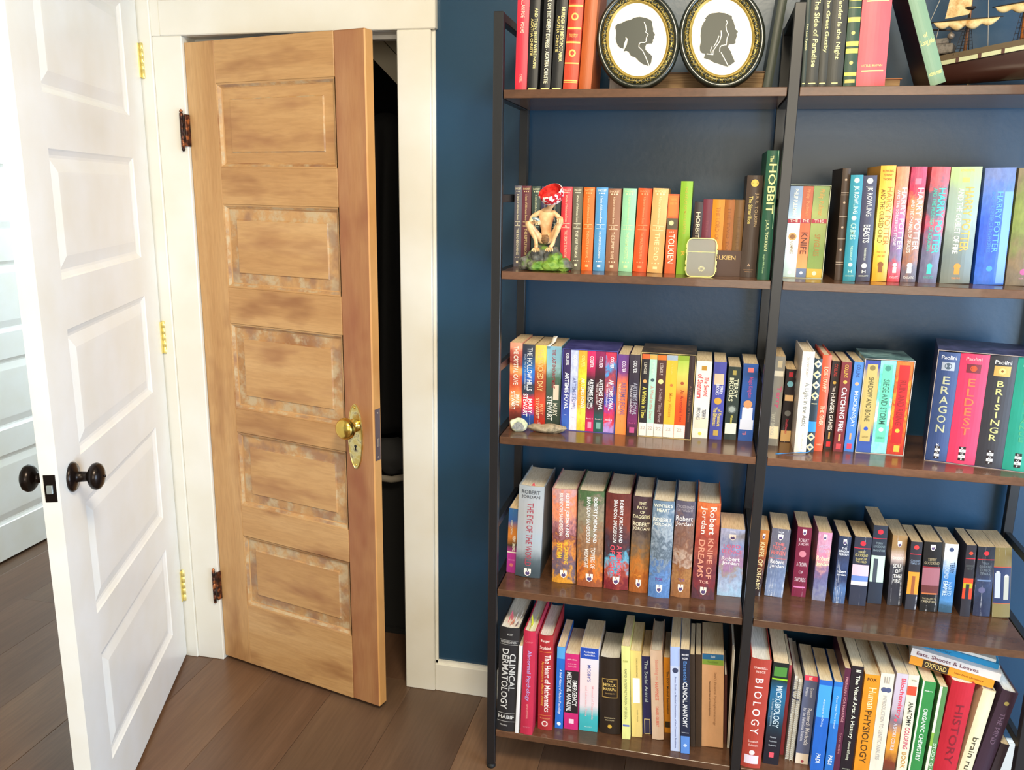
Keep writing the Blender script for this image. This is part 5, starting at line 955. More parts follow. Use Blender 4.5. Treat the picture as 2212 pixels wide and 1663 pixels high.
# flat stack on the bottom shelf
SX, SY, SZ = 1.2380, -.2400, .4080
for i, ((k, c, txt, lab), (dx, L, th, D)) in enumerate(zip(STACK, [(0, .176, .021, .115), (.001, .186, .0195, .125), (.026, .160, .013, .12), (.045, .135, .007, .11)])):
    Rr = thing('paperback' if i != 1 else 'hardcover', lab, 'book', (SX+dx, SY+(.0 if i < 2 else .012), SZ-dx*.1), (0, .105, -.20)); SZ += th+.0006
    m = MB(); m.box((0, 0, 0), (L, D, .0008)); m.box((0, 0, th-.0008), (L, D, th)); m.box((0, 0, .0008), (L, .0008, th-.0008)); m.build('cover', Rr, flat(c, .4))
    m = MB(); m.box((.0006, .001, .001), (L-.0006, D-.001, th-.001)); m.build('pages', Rr, M_PAGE['w'])
    m = MB(); have = 0
    if i == 0:
        m.add([(.028, -.0002, .0005), (.082, -.0002, .0005), (.082, -.0002, th-.0005), (.028, -.0002, th-.0005)], [(0, 1, 2, 3)], flat('382820', .5))
        P, F, _ = FONT['OXFORD']; m.add([(.032+px*.046, -.0004, .004+py*.013) for px, py in P], F, flat('e8c878', .4))
        P, F, _ = FONT['New Desk Dictionary']; m.add([(.095+px*.06, -.0004, .007+py*.006) for px, py in P], F, flat('8a5018', .4)); have = 1
    elif txt:
        P, F, _ = FONT[txt[0]]; q = .13 if i == 1 else .05; m.add([(.012+px*q, -.0004, th*.22+py*th*.55) for px, py in P], F, flat('784858' if i == 1 else '186088', .4)); have = 1
    if have: m.build('spine_print', Rr, fix=False)

# tabs, bookmarks
def slip(parent, pts, col, name='sticky_tab', th=.0004):
    m = MB(); n = len(pts); m.add(pts, [list(range(n))], None); o = m.build(name, parent, flat(col, .6))
    md = o.modifiers.new('s', 'SOLIDIFY'); md.thickness = th; return o
h5a = geo['5a'][0][3]; h5c = geo['5c'][0][3]
for x, y, c, dz, dx in ((.014, .030, 'e8708c', .014, .004), (.022, .044, 'e87890', .016, -.004), (.030, .030, 'f0ecf4', .018, .006), (.038, .05, 'f4f4fa', .016, .008), (.020, .018, 'f0a088', .008, .012), (.034, .014, '703848', .006, .008)):
    slip(books['5a'], [(x, y, h5a-.006), (x+.001, y+.018, h5a-.006), (x+dx+.001, y+.02, h5a+dz), (x+dx, y+.004, h5a+dz*.8)], c)
for x, y, c, dz, dx in ((.012, .02, 'e8e020', .016, .004), (.016, .034, 'd8d838', .020, -.004), (.020, .048, 'b8c030', .018, .006), (.010, .010, 'e0d828', .008, .006)):
    slip(books['5c'], [(x, y, h5c-.006), (x, y+.014, h5c-.006), (x+dx, y+.018, h5c+dz), (x+dx, y+.002, h5c+dz*.8)], c)
m = MB(); pts = []
for i in range(7):
    t = i/6; pts += [(.3490+t*.010, -.205+t*.045, 1.1095+.002*math.sin(t*PI)+.022*max(0, t-.6)*2.0), (.3590+t*.010, -.205+t*.045, 1.1095+.004*math.sin(t*PI)+.022*max(0, t-.6)*2.0)]
m.add(pts, [(2*i, 2*i+1, 2*i+3, 2*i+2) for i in range(6)], None, True); o = m.build('paper_slip', None, flat('f2ece4', .6)); md = o.modifiers.new('s', 'SOLIDIFY'); md.thickness = .0005
tag(o, 'curled white paper slip lying on top of the yellow and brick red paperback', 'paper')
slip(books['4b'], [(.028, .012, geo['4b'][0][3]-.005), (.040, .012, geo['4b'][0][3]-.005), (.034, .022, geo['4b'][0][3]+.004)], 'c84858', 'bookmark')

# spiral notebooks standing between the red volume and the grey textbook
M_PAPER = flat('d8d2c4', .8)
for i, (x, y, w_, h, c, lab) in enumerate([(.9826, YF+.058, .0095, .232, 'b8b0a8', 'spiral notebook with grey covers standing beside the thin dusty red volume'),
                                           (.9926, YF+.056, .0088, .226, 'e8e0d0', 'spiral notebook with cream covers beside the slate blue textbook')]):
    R = thing('spiral_notebook', lab, 'notebook', (x, y, ZS['5']+.0001), (0, .018, 0)); R.location.z += w_*.018
    m = MB(); m.box((0, .004, 0), (.0006, .19, h)); m.box((w_-.0006, .004, 0), (w_, .19, h)); m.build('cover', R, flat(c, .5))
    m = MB(); m.box((.0007, .006, .001), (w_-.0007, .188, h-.001)); m.build('pages', R, M_PAPER)
    m = MB()
    pts = [(w_/2+w_*.46*math.cos(t*.7), .0045+.0042*math.sin(t*.7), .006+t*.7/(2*PI)*.0052) for t in range(int((h-.012)/.0052*2*PI/.7))]
    m.tube(pts, .0006, 4); m.build('wire_spiral', R, flat('c8c4bc', .3, .6))
m = MB(); m.tube([(.9965+.014*math.cos(a), -.2595+.006*math.sin(a), ZS['5']+.185+.010*math.sin(a)) for a in [k*2*PI/24 for k in range(20)]], .0013, 6)
tag(m.build('hair_tie', None, flat('24243c', .7)), 'dark elastic hair tie around the spiral notebooks', 'hair tie')
R = thing('spiral_notebook', 'white spiral notebook wedged behind the black art book', 'notebook', (1.1325, YF+.048, ZS['5']+.0001))
m = MB(); m.box((0, .004, 0), (.0038, .18, .262)); m.build('pages', R, M_PAPER)
m = MB(); m.tube([(.002+.0022*math.cos(t*.8), .003+.0026*math.sin(t*.8), .006+t*.8/(2*PI)*.006) for t in range(320)], .0005, 4); m.build('wire_spiral', R, flat('a04858', .3, .3))
# magazines at the right end of the lower left bay
for i, (c, h, lab) in enumerate([('c8c0b0', .285, 'thin cream magazine leaning on the middle post, bottom shelf'), ('e4e2dc', .272, 'thin white magazine leaning on the middle post, bottom shelf')]):
    R = thing('magazine', lab, 'magazine', (.8436+.0034*i, YF+.075, ZS['5']+.0001), (0, -.022, 0))
    m = MB(); m.box((0, 0, 0), (.0026, .2, h)); m.build('pages', R, flat(c, .6))
    m = MB(); m.box((-.0003, -.0004, 0), (0, .2, h)); m.box((.0026, -.0004, 0), (.0029, .2, h)); m.build('cover', R, flat('a89c88' if i else '6c5c58', .4))
# top shelf: books behind the portraits
def lyingbook(name, lab, loc, L, D, T_, c, pg, rz=0):
    R = thing(name, lab, 'book', loc, (0, 0, rz))
    m = MB(); m.box((0, 0, 0), (L, D, .0025)); m.box((0, 0, T_-.0025), (L, D, T_)); m.box((0, D-.003, .0025), (L, D, T_-.0025)); m.build('cover', R, flat(c, .5))
    m = MB(); m.box((.003, .003, .0028), (L-.003, D-.0034, T_-.0028)); m.build('pages', R, pg)
    return R
def m_oldpages():
    t = NT('brown_page_edges', .8); t.color(t.ramp(t.noise(500, 2, .5, (.02, .02, 1)), [(.35, '8c6c4c'), (.6, 'b89870')])); return t.m
lyingbook('hardcover', 'thick old book lying flat behind the right oval portrait', (.560, -.165, ZS['1']+.0001), .265, .115, .050, '7a5a42', m_oldpages())
lyingbook('hardcover', 'small white book lying flat behind the left oval portrait', (.470, -.170, ZS['1']+.0001), .050, .12, .040, 'a8a49c', M_PAGE['w'])
lyingbook('hardcover', 'rust brown book lying flat behind the leaning green book', (1.035, -.150, ZS['1']+.0001), .06, .12, .034, 'a8683c', m_oldpages())
books['s1g'] = make_book('s1g', 'hardcover', 'hb', '343c34', [], 'dark green book leaning against the middle post behind the right portrait', .806, -.215, .018, .235, .10, ZS['1']+.0001, .17, 3.3)
books['2y'] = make_book('2y', 'hardcover', 'hb', '5c5a58', [['p', '.75', '.98', '0', '1', 'e8e8dc']], 'tall thin grey volume rising behind the middle post, second shelf', .8735, -.165, .0075, .300, .0, ZS['2']+.0001, .15, 5.1)
books['5T'] = make_book('5T', 'paperback', 'pb', '3a3038', [], 'short dark plum paperback leaning on the right post, added to darken the end of the bottom shelf', 1.4198, -.2820, .0185, .145, .159, ZS['5']+.0001, .10, 6.1)  # added dark book, covers the pale baseboard so this gap stays dark
R = thing('leaflet', 'pale green leaflet lying under the model ship', 'leaflet', (1.30, -.235, ZS['1']+.0001), (0, 0, .05))
m = MB(); m.box((0, 0, 0), (.075, .12, .0012)); m.box((.002, 0, .0012), (.073, .12, .0018)); m.build('sheets', R, flat('c8ccb0', .6))
R = thing('small_box', 'small pale blue box beneath the model ship', 'box', (1.385, -.262, ZS['1']+.0001))
m = MB(); m.cbox((0, 0, 0), (.05, .06, .024), .002); m.build('body', R, flat('a8c8d0', .4)); m = MB(); m.cbox((-.001, -.001, .018), (.051, .061, .0255), .001); m.build('lid', R, flat('90b4c0', .4))

# ------------------------------------------------------------------ oval portraits
M_GLOSSBLK = flat('22261f', .22, 0, .6, 'black_lacquer')
def m_gilt():
    t = NT('gilt_ornament', .4, .5, .35); v = t.n('ShaderNodeTexVoronoi'); v.feature = 'DISTANCE_TO_EDGE'; v.inputs['Scale'].default_value = 150; t.l(t.obj((1, 1, 1)), v.inputs['Vector'])
    f = t.ramp(v.outputs['Distance'], [(.015, 'b8a048'), (.05, '5c5428'), (.12, '2a2c20')]); t.color(f); t.bump(v.outputs['Distance'], .6, .002); return t.m
M_GILT = m_gilt(); M_GOLD = flat('a89048', .4, .4, .5, 'gold_ring'); M_CREAM = flat('f6f0e2', .5); M_SIL = flat('2e342e', .5)
SIL1 = [(414,560),(450,520),(520,508),(600,470),(690,450),(760,415),(850,405),(960,425),(1050,465),(1085,500),(1088,560),(1108,620),(1110,670),(1155,735),(1128,755),(1132,790),(1115,820),(1118,850),(1100,885),(1040,885),(1000,895),(985,930),(990,990),(1040,1040),(1090,1080),(1116,1110),(1110,1210),(1085,1285),(1040,1275),(960,1250),(890,1200),(830,1140),(790,1115),(740,1105),(705,1060),(680,1020),(640,1005),(590,1015),(610,960),(640,900),(655,790),(605,745),(620,800),(590,880),(585,965),(520,945),(480,910),(450,850),(430,780),(435,700),(430,640),(415,600)]
LIN1 = [[(935,500),(965,560),(985,640),(975,680),(1025,720),(1000,760),(990,800),(995,840),(970,865),(900,862),(870,880),(865,940),(940,1010),(1000,1120),(1055,1240),(1080,1290)]]
SIL2 = [(490,360),(540,300),(600,272),(720,262),(820,275),(900,310),(940,325),(945,370),(975,420),(1000,500),(1010,540),(1060,590),(1035,620),(1045,650),(1035,690),(1025,730),(1030,770),(1000,790),(920,795),(910,840),(960,910),(1000,1000),(1040,1080),(980,1130),(930,1162),(860,1145),(760,1110),(690,1090),(620,1045),(540,1020),(515,1015),(535,940),(480,930),(445,890),(435,820),(450,740),(437,640),(437,540),(450,470),(480,410),(515,370)]
LIN2 = [[(850,395),(872,430),(850,480),(865,560),(905,630),(885,680),(880,740),(880,800),(800,810),(775,840),(775,915)],[(800,925),(880,1060),(935,1155)],[(775,560),(785,640),(765,740),(700,840),(665,890),(668,960),(560,945)],[(745,650),(720,740),(670,830)],[(645,825),(620,880),(635,950)]]
def ribbon_poly(m, pts, wd, y, mat):
    vs = []
    for i, p in enumerate(pts):
        a = Vector(pts[max(0, i-1)]); b = Vector(pts[min(len(pts)-1, i+1)]); d = (b-a).normalized(); n = Vector((-d.y, d.x))*wd/2
        vs += [(p[0]+n.x, y, p[1]+n.y), (p[0]-n.x, y, p[1]-n.y)]
    m.add(vs, [(2*i, 2*i+1, 2*i+3, 2*i+2) for i in range(len(pts)-1)], mat)
def portrait(lab, loc, A, B, rot, sil, lines, sc, org, back):
    R = thing('oval_portrait', lab, 'picture frame', loc, (-.13, 0, 0))
    cx, cz = 0, 0
    m = MB(); oval(m, cx, cz, A, B, [(.004, -.010), (0, -.004), (0, .002), (.002, .008), (.006, .010), (.010, .009), (.0122, .006)], 56, rot=rot, cap=False); m.build('frame', R, M_GLOSSBLK)
    m = MB(); oval(m, cx, cz, A-.0120, B-.0120, [(0, .0055), (.002, .0085), (.006, .0092), (.0098, .0075), (.0105, .006)], 56, rot=rot, cap=False); m.build('ornament_band', R, M_GILT)
    m = MB(); oval(m, cx, cz, A-.0222, B-.0222, [(0, .006), (.001, .0085), (.002, .0078), (.0068, .0045)], 56, rot=rot, cap=False); m.build('gold_ring', R, M_GOLD)
    m = MB(); oval(m, cx, cz, A-.0275, B-.0275, [(0, .0052), (.0005, .0056)], 56, rot=rot); pic = m.build('picture', R, M_CREAM)
    k = lambda p: ((p[0]-org[0])*sc, -(p[1]-org[1])*sc)
    m = MB(); m.add([(a, -.0064, b) for a, b in map(k, sil)], [list(range(len(sil)))], M_SIL); m.build('silhouette', pic, fix=False)
    m = MB()
    for L in lines: ribbon_poly(m, [k(p) for p in L], .0016, -.0067, M_CREAM)
    m.build('white_line', pic, fix=False)
    m = MB(); m.box((-.012, .010, -B*.55), (.012, .014, B*.5)); m.build('back_strut', R, flat('2c241c', .7))
portrait('oval black and gilt frame with a silhouette of a woman wearing a bun', (.5385, -.2440, 1.7925), .0885, .1045, .24, SIL1, LIN1, .1175/1010, (832, 810), 0)
portrait('oval black and gilt frame with a silhouette of a long-haired person', (.7135, -.2440, 1.7945), .0885, .1065, .24, SIL2, LIN2, .1175/960, (790, 665), 0)

# ------------------------------------------------------------------ clear plastic case
R = thing('plastic_case', 'small clear plastic case with a yellow rim coloured as if glowing on the second shelf', 'case', (.7016, -.2830, ZS['2']+.0002))
def rrect(w, h, r, n=6):
    p = []
    for cx_, cz_, a0 in ((w/2-r, h-r, 0), (-w/2+r, h-r, 90), (-w/2+r, r, 180), (w/2-r, r, 270)):
        for i in range(n+1): a = math.radians(a0+90*i/n); p.append((cx_+r*math.cos(a), cz_+r*math.sin(a)))
    return p
t = NT('frosted_plastic', .28, .5); t.color('b4b0a4'); t.b.inputs['Transmission Weight'].default_value = .45; t.b.inputs['IOR'].default_value = 1.25; M_FROST = t.m
t = NT('yellowish_rim_plastic', .2, .5); t.color('fff49c'); t.b.inputs['Transmission Weight'].default_value = .10; t.b.inputs['IOR'].default_value = 1.3; M_RIM = t.m  # edge glow put into the bright yellow base colour, nothing emits
m = MB(); W_, H_ = .064, .084
o1 = rrect(W_, H_, .012); i1 = [(x*.955, H_/2+(z-H_/2)*.965) for x, z in o1]; n = len(o1)
vs = [(x, 0, z) for x, z in o1]+[(x, 0, z) for x, z in i1]+[(x, .022, z) for x, z in o1]+[(x, .022, z) for x, z in i1]
fs = []
for k in range(n):
    j = (k+1) % n; fs += [(k, j, n+j, n+k), (k, 2*n+k, 2*n+j, j), (n+k, n+j, 3*n+j, 3*n+k), (2*n+k, 3*n+k, 3*n+j, 2*n+j)]
m.add(vs, fs); m.build('rim', R, M_RIM)
m = MB(); m.prism([(x*.95, H_/2+(z-H_/2)*.96) for x, z in o1], .002, .020); m.build('shell', R, M_FROST)
m = MB(); m.box((-W_/2+.003, .0012, .054), (W_/2-.003, .0021, .0548)); m.build('seam', R, M_RIM)
for sx in (-1, 1):
    for z in (.012, .026, .050, .062):
        m = MB(); m.cbox((min(sx*W_/2, sx*(W_/2+.002)), .004, z), (max(sx*W_/2, sx*(W_/2+.002)), .018, z+.009), .0006); m.build('clip', R, M_RIM)
m = MB()
for k in range(12):
    a = k*PI/6; m.add([(.002+.002*math.cos(a), .0016, .018+.002*math.sin(a)), (.002+.007*math.cos(a-.12), .0016, .018+.006*math.sin(a-.12)), (.002+.007*math.cos(a+.12), .0016, .018+.006*math.sin(a+.12))], [(0, 1, 2)])
m.build('star_mark', R, flat('f0e4a8', .4), fix=False)

# ------------------------------------------------------------------ stones, ribbon
def m_stone(name, a, b, c, sc=60):
    t = NT(name, .6); t.color(t.ramp(t.noise(sc, 5, .65), [(.36, a), (.5, b), (.64, c)])); t.bump(t.noise(sc*1.5, 4), .4, .002); return t.m
R = thing('cut_stone', 'small pale green stone with a flat grey cut face on the third shelf', 'stone', (.2945, -.2550, ZS['3']))
bm = bmesh.new(); bmesh.ops.create_icosphere(bm, subdivisions=4, radius=1)
for v in bm.verts:
    c = v.co; k = 1+.16*noise.noise(c*1.6+Vector((3, 1, 0))); c *= k
    v.co = Vector((c.x*.0225, c.y*.014, c.z*.0175))
    if v.co.y+.45*v.co.z*-1 < -.0075: v.co.y = -.0075+.45*v.co.z
zb = min(v.co.z for v in bm.verts)
for v in bm.verts: v.co.z = max(v.co.z-zb-.003, 0)
m = MB(); m.bm(bm, None, False); m.build('rind', R, m_stone('green_rind', '98a888', 'c8ccb0', 'e0dcc0'))
m = MB(); pl = [(-.0145, .0105), (-.0085, .0205), (-.001, .0245), (.0085, .0225), (.0155, .0155), (.014, .0075), (.004, .0055), (-.006, .0068)]
m.add([(x, -.0083+.45*(z-.0165), z) for x, z in pl], [list(range(8))]); o = m.build('cut_face', R, m_stone('grey_cut', '6c7078', '84888c', '989a98', 200)); md = o.modifiers.new('s', 'SOLIDIFY'); md.thickness = .0006
bm = bmesh.new(); bmesh.ops.create_icosphere(bm, subdivisions=4, radius=1)
for v in bm.verts:
    c = v.co; k = 1+.18*noise.noise(c*2.0+Vector((7, 4, 1))); tx = c.x
    v.co = Vector((c.x*.046*k, c.y*.014*k*(1-.25*tx), c.z*.0115*k*(1+.1*math.sin(tx*5))+.003*tx*tx))
zb = min(v.co.z for v in bm.verts)
for v in bm.verts: v.co.z = max(v.co.z-zb-.002, 0)
m = MB(); m.bm(bm, m_stone('flint', '8c7c64', 'a89880', '6c6450', 45), True)
tag(m.build('flint', None, None, (.3640, -.2480, ZS['3'])), 'long tan flint lying to the right of the cut stone', 'stone')
m = MB(); P0 = [(.8935, -.2790), (.905, -.2755), (.920, -.2715), (.935, -.2680), (.950, -.2640), (.962, -.2585), (.9700, -.2560)]
vs = []
for i, (x, y) in enumerate(P0):
    wd = [.004, .0028, .0022, .003, .004, .0045, .003][i]; z = ZS['3']+.0008+[0, .0005, .0018, .0030, .0034, .003, .006][i]
    vs += [(x, y-wd/2, z), (x, y+wd/2, z+.0008*math.sin(i*2))]
m.add(vs, [(2*i, 2*i+1, 2*i+3, 2*i+2) for i in range(6)], None, True); o = m.build('ribbon', None, flat('3c9cf0', .4)); md = o.modifiers.new('s', 'SOLIDIFY'); md.thickness = .0007
tag(o, 'bright blue ribbon lying on the third shelf at the foot of the white hardcover', 'ribbon')

# ------------------------------------------------------------------ crouching figurine
FX, FY, FZ = .3490, -.2560, ZS['2']
FG = thing('figurine', 'figurine of a thin crouching figure on mossy rocks', 'figurine', (FX, FY, FZ+.0002))
def m_rock():
    t = NT('painted_rock', .6); g = t.ramp(t.noise(40, 4, .6), [(.35, '34342e'), (.6, '6c6c66'), (.75, '8c8c88')])
    f = t.ramp(t.noise(17, 3, .6, (1, 1, 1), (4, 2, 1)), [(.47, (0, 0, 0, 1)), (.56, (1, 1, 1, 1))]); t.color(t.mix(f, g, t.ramp(t.noise(60, 3), [(.35, '4c7c24'), (.65, '88a844')])))
    t.bump(t.noise(90, 4), .5, .002); return t.m
M_ROCK = m_rock()
for i, (cx_, cy_, cz_, sx, sy, sz) in enumerate([(0, .010, .022, .044, .030, .032), (-.042, -.002, .014, .022, .022, .018), (-.016, -.016, .011, .024, .019, .015), (.018, -.012, .012, .026, .021, .016), (.044, -.002, .013, .021, .022, .017), (-.016, -.006, .028, .021, .018, .025), (.018, -.004, .028, .022, .018, .025), (.0, .018, .036, .026, .014, .026)]):
    m = MB(); bm = bmesh.new(); bmesh.ops.create_icosphere(bm, subdivisions=3, radius=1)
    for v in bm.verts:
        k = 1+.3*noise.noise(v.co*1.7+Vector((i*3.1, 0, 0))); v.co = Vector((v.co.x*sx*k+cx_, v.co.y*sy*k+cy_, max(0, v.co.z*sz*k+cz_)))
    m.bm(bm, None, False); m.build('rock', FG, M_ROCK)
def skin(name, joints, edges, parent, mat, sub=2, root=0):
    me = bpy.data.meshes.new(name); me.from_pydata([j[0] for j in joints], edges, []); o = link(name, me, parent)
    me.materials.append(mat)
    md = o.modifiers.new('skin', 'SKIN'); md.use_smooth_shade = True
    for i, sv in enumerate(me.skin_vertices[0].data): sv.radius = joints[i][1] if isinstance(joints[i][1], tuple) else (joints[i][1],)*2; sv.use_root = (i == root)
    s2 = o.modifiers.new('sub', 'SUBSURF'); s2.levels = sub; s2.render_levels = sub
    return o
t = NT('figurine_skin', .42); t.color(t.ramp(t.noise(55, 3), [(.35, 'd8aa78'), (.55, 'ecc090'), (.7, 'f8d8a8')])); t.b.inputs['Subsurface Weight'].default_value = .05; M_SKIN = t.m
J = [((0.002, .014, .066), .012),      # 0 pelvis
     ((0.001, .012, .084), .0115), ((0.000, .004, .104), .0135), ((.001, -.002, .120), .0150), ((.003, -.004, .131), .0085), ((.010, -.008, .141), .0052), ((.015, -.013, .150), .0085), ((.019, -.016, .158), .0120),  # 1-7 spine, neck, head
     ((-.014, -.001, .131), .0072), ((-.031, -.004, .120), .0058), ((-.034, -.010, .104), .0046), ((-.022, -.024, .110), .0040), ((-.012, -.030, .115), .0042),   # 8-12 left arm
     ((.020, -.003, .131), .0070), ((.034, -.002, .118), .0056), ((.038, -.006, .104), .0044), ((.040, -.018, .113), .0038), ((.0385, -.026, .123), .0042),      # 13-17 right arm
     ((-.010, .008, .068), .0095), ((-.026, -.010, .092), .0082), ((-.0385, -.022, .1105), .0074), ((-.029, -.020, .090), .0068), ((-.019, -.018, .072), .0048), ((-.0165, -.019, .060), .0046), ((-.0155, -.028, .0515), .0048),   # 18-24 left leg
     ((.013, .008, .068), .0095), ((.028, -.008, .094), .0082), ((.0380, -.020, .1130), .0070), ((.032, -.018, .094), .0062), ((.024, -.016, .074), .0044), ((.0215, -.017, .062), .0044), ((.0165, -.027, .0530), .0048)]   # 25-31 right leg
E_ = [(0, 1), (1, 2), (2, 3), (3, 4), (4, 5), (5, 6), (6, 7), (3, 8), (8, 9), (9, 10), (10, 11), (11, 12), (3, 13), (13, 14), (14, 15), (15, 16), (16, 17),
      (0, 18), (18, 19), (19, 20), (20, 21), (21, 22), (22, 23), (23, 24), (0, 25), (25, 26), (26, 27), (27, 28), (28, 29), (29, 30), (30, 31)]
body = skin('body', J, E_, FG, M_SKIN)
# toes and fingers
def digits(cx_, cy_, cz_, n, spread, L, r, dirv, drop, name, par):
    for k in range(n):
        a = (k-(n-1)/2)*spread; d = Vector(dirv); s = Vector((1, 0, 0))
        p0 = Vector((cx_, cy_, cz_))+s*a*.6; l = L*(1-.12*abs(k-(n-1)/2))
        p1 = p0+d*l*.5+s*a*.25+Vector((0, 0, -drop*.3)); p2 = p0+d*l+s*a*.4+Vector((0, 0, -drop))
        m = MB(); m.tube([p0, p1, p2, p2+Vector((0, -.0004, -.0006))], [r, r*.95, r*.8, r*.3], 8); m.build(name, par, M_SKIN)
digits(-.0155, -.026, .0515, 5, .0042, .0115, .0018, (0, -.85, -.35), .0035, 'toe', body)
digits(.0165, -.025, .0530, 5, .0042, .0115, .0018, (-.15, -.85, -.35), .0035, 'toe', body)
digits(.0385, -.026, .1225, 4, .0042, .0125, .0015, (0, -.45, -.75), .005, 'finger', body)
digits(-.0105, -.033, .1150, 4, .0036, .010, .0015, (-.1, -.5, -.7), .004, 'finger', body)
m = MB(); m.tube([(.0345, -.026, .120), (.0325, -.031, .1165), (.0325, -.033, .112)], [.0016, .0015, .001], 8); m.build('thumb', body, M_SKIN)
m = MB(); m.tube([(-.015, -.031, .1155), (-.018, -.036, .1150), (-.017, -.039, .112)], [.0016, .0015, .001], 8); m.build('thumb', body, M_SKIN)
m = MB(); blob(m, .0024, .0042, .0035, Tm((.0215, -.0275, .1560)), None, 2); m.build('nose', body, M_SKIN)
for sx in (-1, 1):
    m = MB(); blob(m, .0018, .0012, .0014, Tm((.019+sx*.0052, -.0268, .1590)), None, 2); m.build('eye', body, flat('e8e4d8', .3))
    m = MB(); blob(m, .0012, .0028, .0042, Tm((.019+sx*.0122, -.0155, .1570)), None, 2); m.build('ear', body, M_SKIN)
m = MB(); m.tube([(.0155, -.0272, .1520), (.019, -.0282, .1514), (.0225, -.0272, .1520)], .0006, 6); m.build('mouth', body, flat('a86858', .5))
m = MB(); blob(m, .014, .014, .012, Tm((.002, .008, .071)), None, 3, .2, 12); m.build('loincloth', FG, m_stone('brown_cloth', '6c5038', '8c6c4c', '5c4430', 80))
m = MB(); blob(m, .0105, .0045, .0048, Tm((-.0155, -.0335, .1165), (0, .35, 0)), None, 3, .1, 6); m.build('silver_fish', FG, flat('a8bcc0', .25, .6))
# knitted cap resting over the head
def m_knit():
    t = NT('red_white_knit', .9, .2); v = t.n('ShaderNodeTexVoronoi'); v.inputs['Scale'].default_value = 210; t.l(t.obj((1, .7, 1)), v.inputs['Vector'])
    s = t.n('ShaderNodeSeparateColor'); t.l(v.outputs['Color'], s.inputs[0]); t.color(t.ramp(s.outputs[0], [(.0, 'c42c38'), (.42, 'f4e4e0')], 'CONSTANT')); t.bump(v.outputs['Distance'], .8, .0015); return t.m
HT = thing('knitted_cap', 'tiny red and white knitted cap perched on the figurine, red inside', 'cap', (FX+.0175, FY-.0135, FZ+.1660), (.62, -.30, 0))
m = MB(); prof = [(.0005, -.0125), (.010, -.0125), (.0195, -.0095), (.0255, -.003), (.0280, .006), (.0285, .0145), (.0278, .0175), (.0262, .0182)]
vs = []; fs = []; n = 36
for r, h in prof:
    for k in range(n): a = 2*PI*k/n; q = 1+.025*math.sin(a*3+h*200); vs.append((r*q*math.cos(a), r*q*.92*math.sin(a), h))
for i in range(len(prof)-1):
    for k in range(n): k2 = (k+1) % n; fs.append((i*n+k, i*n+k2, (i+1)*n+k2, (i+1)*n+k))
fs.append(list(range(n))); m.add(vs, fs, None, True); m.build('outside', HT, m_knit(), fix=False)
m = MB(); prof2 = [(.0262, .0182), (.0245, .015), (.0240, .006), (.0215, .000), (.0155, -.0035), (.0075, -.0045), (.0005, -.0035)]
vs = []; fs = []
for r, h in prof2:
    for k in range(n): a = 2*PI*k/n; q = 1+.025*math.sin(a*3+h*200); vs.append((r*q*math.cos(a), r*q*.92*math.sin(a), h+.0012*math.sin(a*5)*(r < .02)))
for i in range(len(prof2)-1):
    for k in range(n): k2 = (k+1) % n; fs.append((i*n+k, i*n+k2, (i+1)*n+k2, (i+1)*n+k))
fs.append([(len(prof2)-1)*n+k for k in range(n)]); m.add(vs, fs, None, True); m.build('lining', HT, m_stone('red_lining', 'a01418', 'd02420', 'e84838', 90), fix=False)

# ------------------------------------------------------------------ model ship on the top shelf
SH = thing('model_ship', 'wooden model sailing ship with furled cream sails', 'ship model', (1.158, -.085, ZS['1']), (0, -.03, -.40))
M_HULL = flat('3a201a', .28); M_MAST = flat('b8703c', .45); M_DK = flat('5c4c34', .7); M_ROPE = flat('c8bca8', .8); M_SAIL = m_stone('old_sail', 'd8b478', 'e4cc98', 'c09050', 30); M_DKR = flat('2c2420', .6)
L = .300
def zsh(t): return .060+.032*t**1.2
def hw(t): return .034*math.sin(PI*min(1, max(0.02, .13+t*.87)))**.55*(1-.0*t)
N = 26; secs = []
m = MB(); vs = []; fs = []; q = 9
for i in range(N+1):
    t = i/N; W0 = hw(t) if t < .96 else hw(.96)*(1-(t-.96)/.045); zt = zsh(t); zb_ = .022+.012*max(0, t-.8)*4+.006*max(0, .15-t)*8
    for k in range(q):
        a = PI*k/(q-1); vs.append((t*L, -W0*math.cos(a)*(.9+.1*math.sin(a)), zt-(zt-zb_)*math.sin(a)**.8))
for i in range(N):
    for k in range(q-1): fs.append((i*q+k, i*q+k+1, (i+1)*q+k+1, (i+1)*q+k))
fs.append(list(range(q))[::-1]); fs.append([N*q+k for k in range(q)]); m.add(vs, fs, None, True); m.build('hull', SH, M_HULL)
for sg in (-1, 1):
    m = MB(); vs = []
    for i in range(N+1):
        t = i/N*.96; z = zsh(t); vs += [(t*L, sg*(hw(t)+.0006), z-.001), (t*L, sg*(hw(t)+.0006), z+.0075)]
    m.add(vs, [(2*i, 2*i+1, 2*i+3, 2*i+2) for i in range(N)]); o = m.build('white_strake', SH, flat('c0c49c', .5)); md = o.modifiers.new('s', 'SOLIDIFY'); md.thickness = .0014
    m = MB(); vs = []
    for i in range(N+1):
        t = i/N*.96; z = zsh(t); vs += [(t*L, sg*(hw(t)), z+.0075), (t*L, sg*(hw(t)), z+.0195)]
    m.add(vs, [(2*i, 2*i+1, 2*i+3, 2*i+2) for i in range(N)]); o = m.build('bulwark', SH, M_DK); md = o.modifiers.new('s', 'SOLIDIFY'); md.thickness = .002
    for i in range(7):
        t = .06+i*.14; m = MB(); m.cbox((t*L, sg*(hw(t)+.001)-.0015, zsh(t)-.0015), (t*L+.006, sg*(hw(t)+.001)+.0015, zsh(t)+.0085), .0006); m.build('gun_port', SH, flat('4c2820', .6))
m = MB(); vs = []
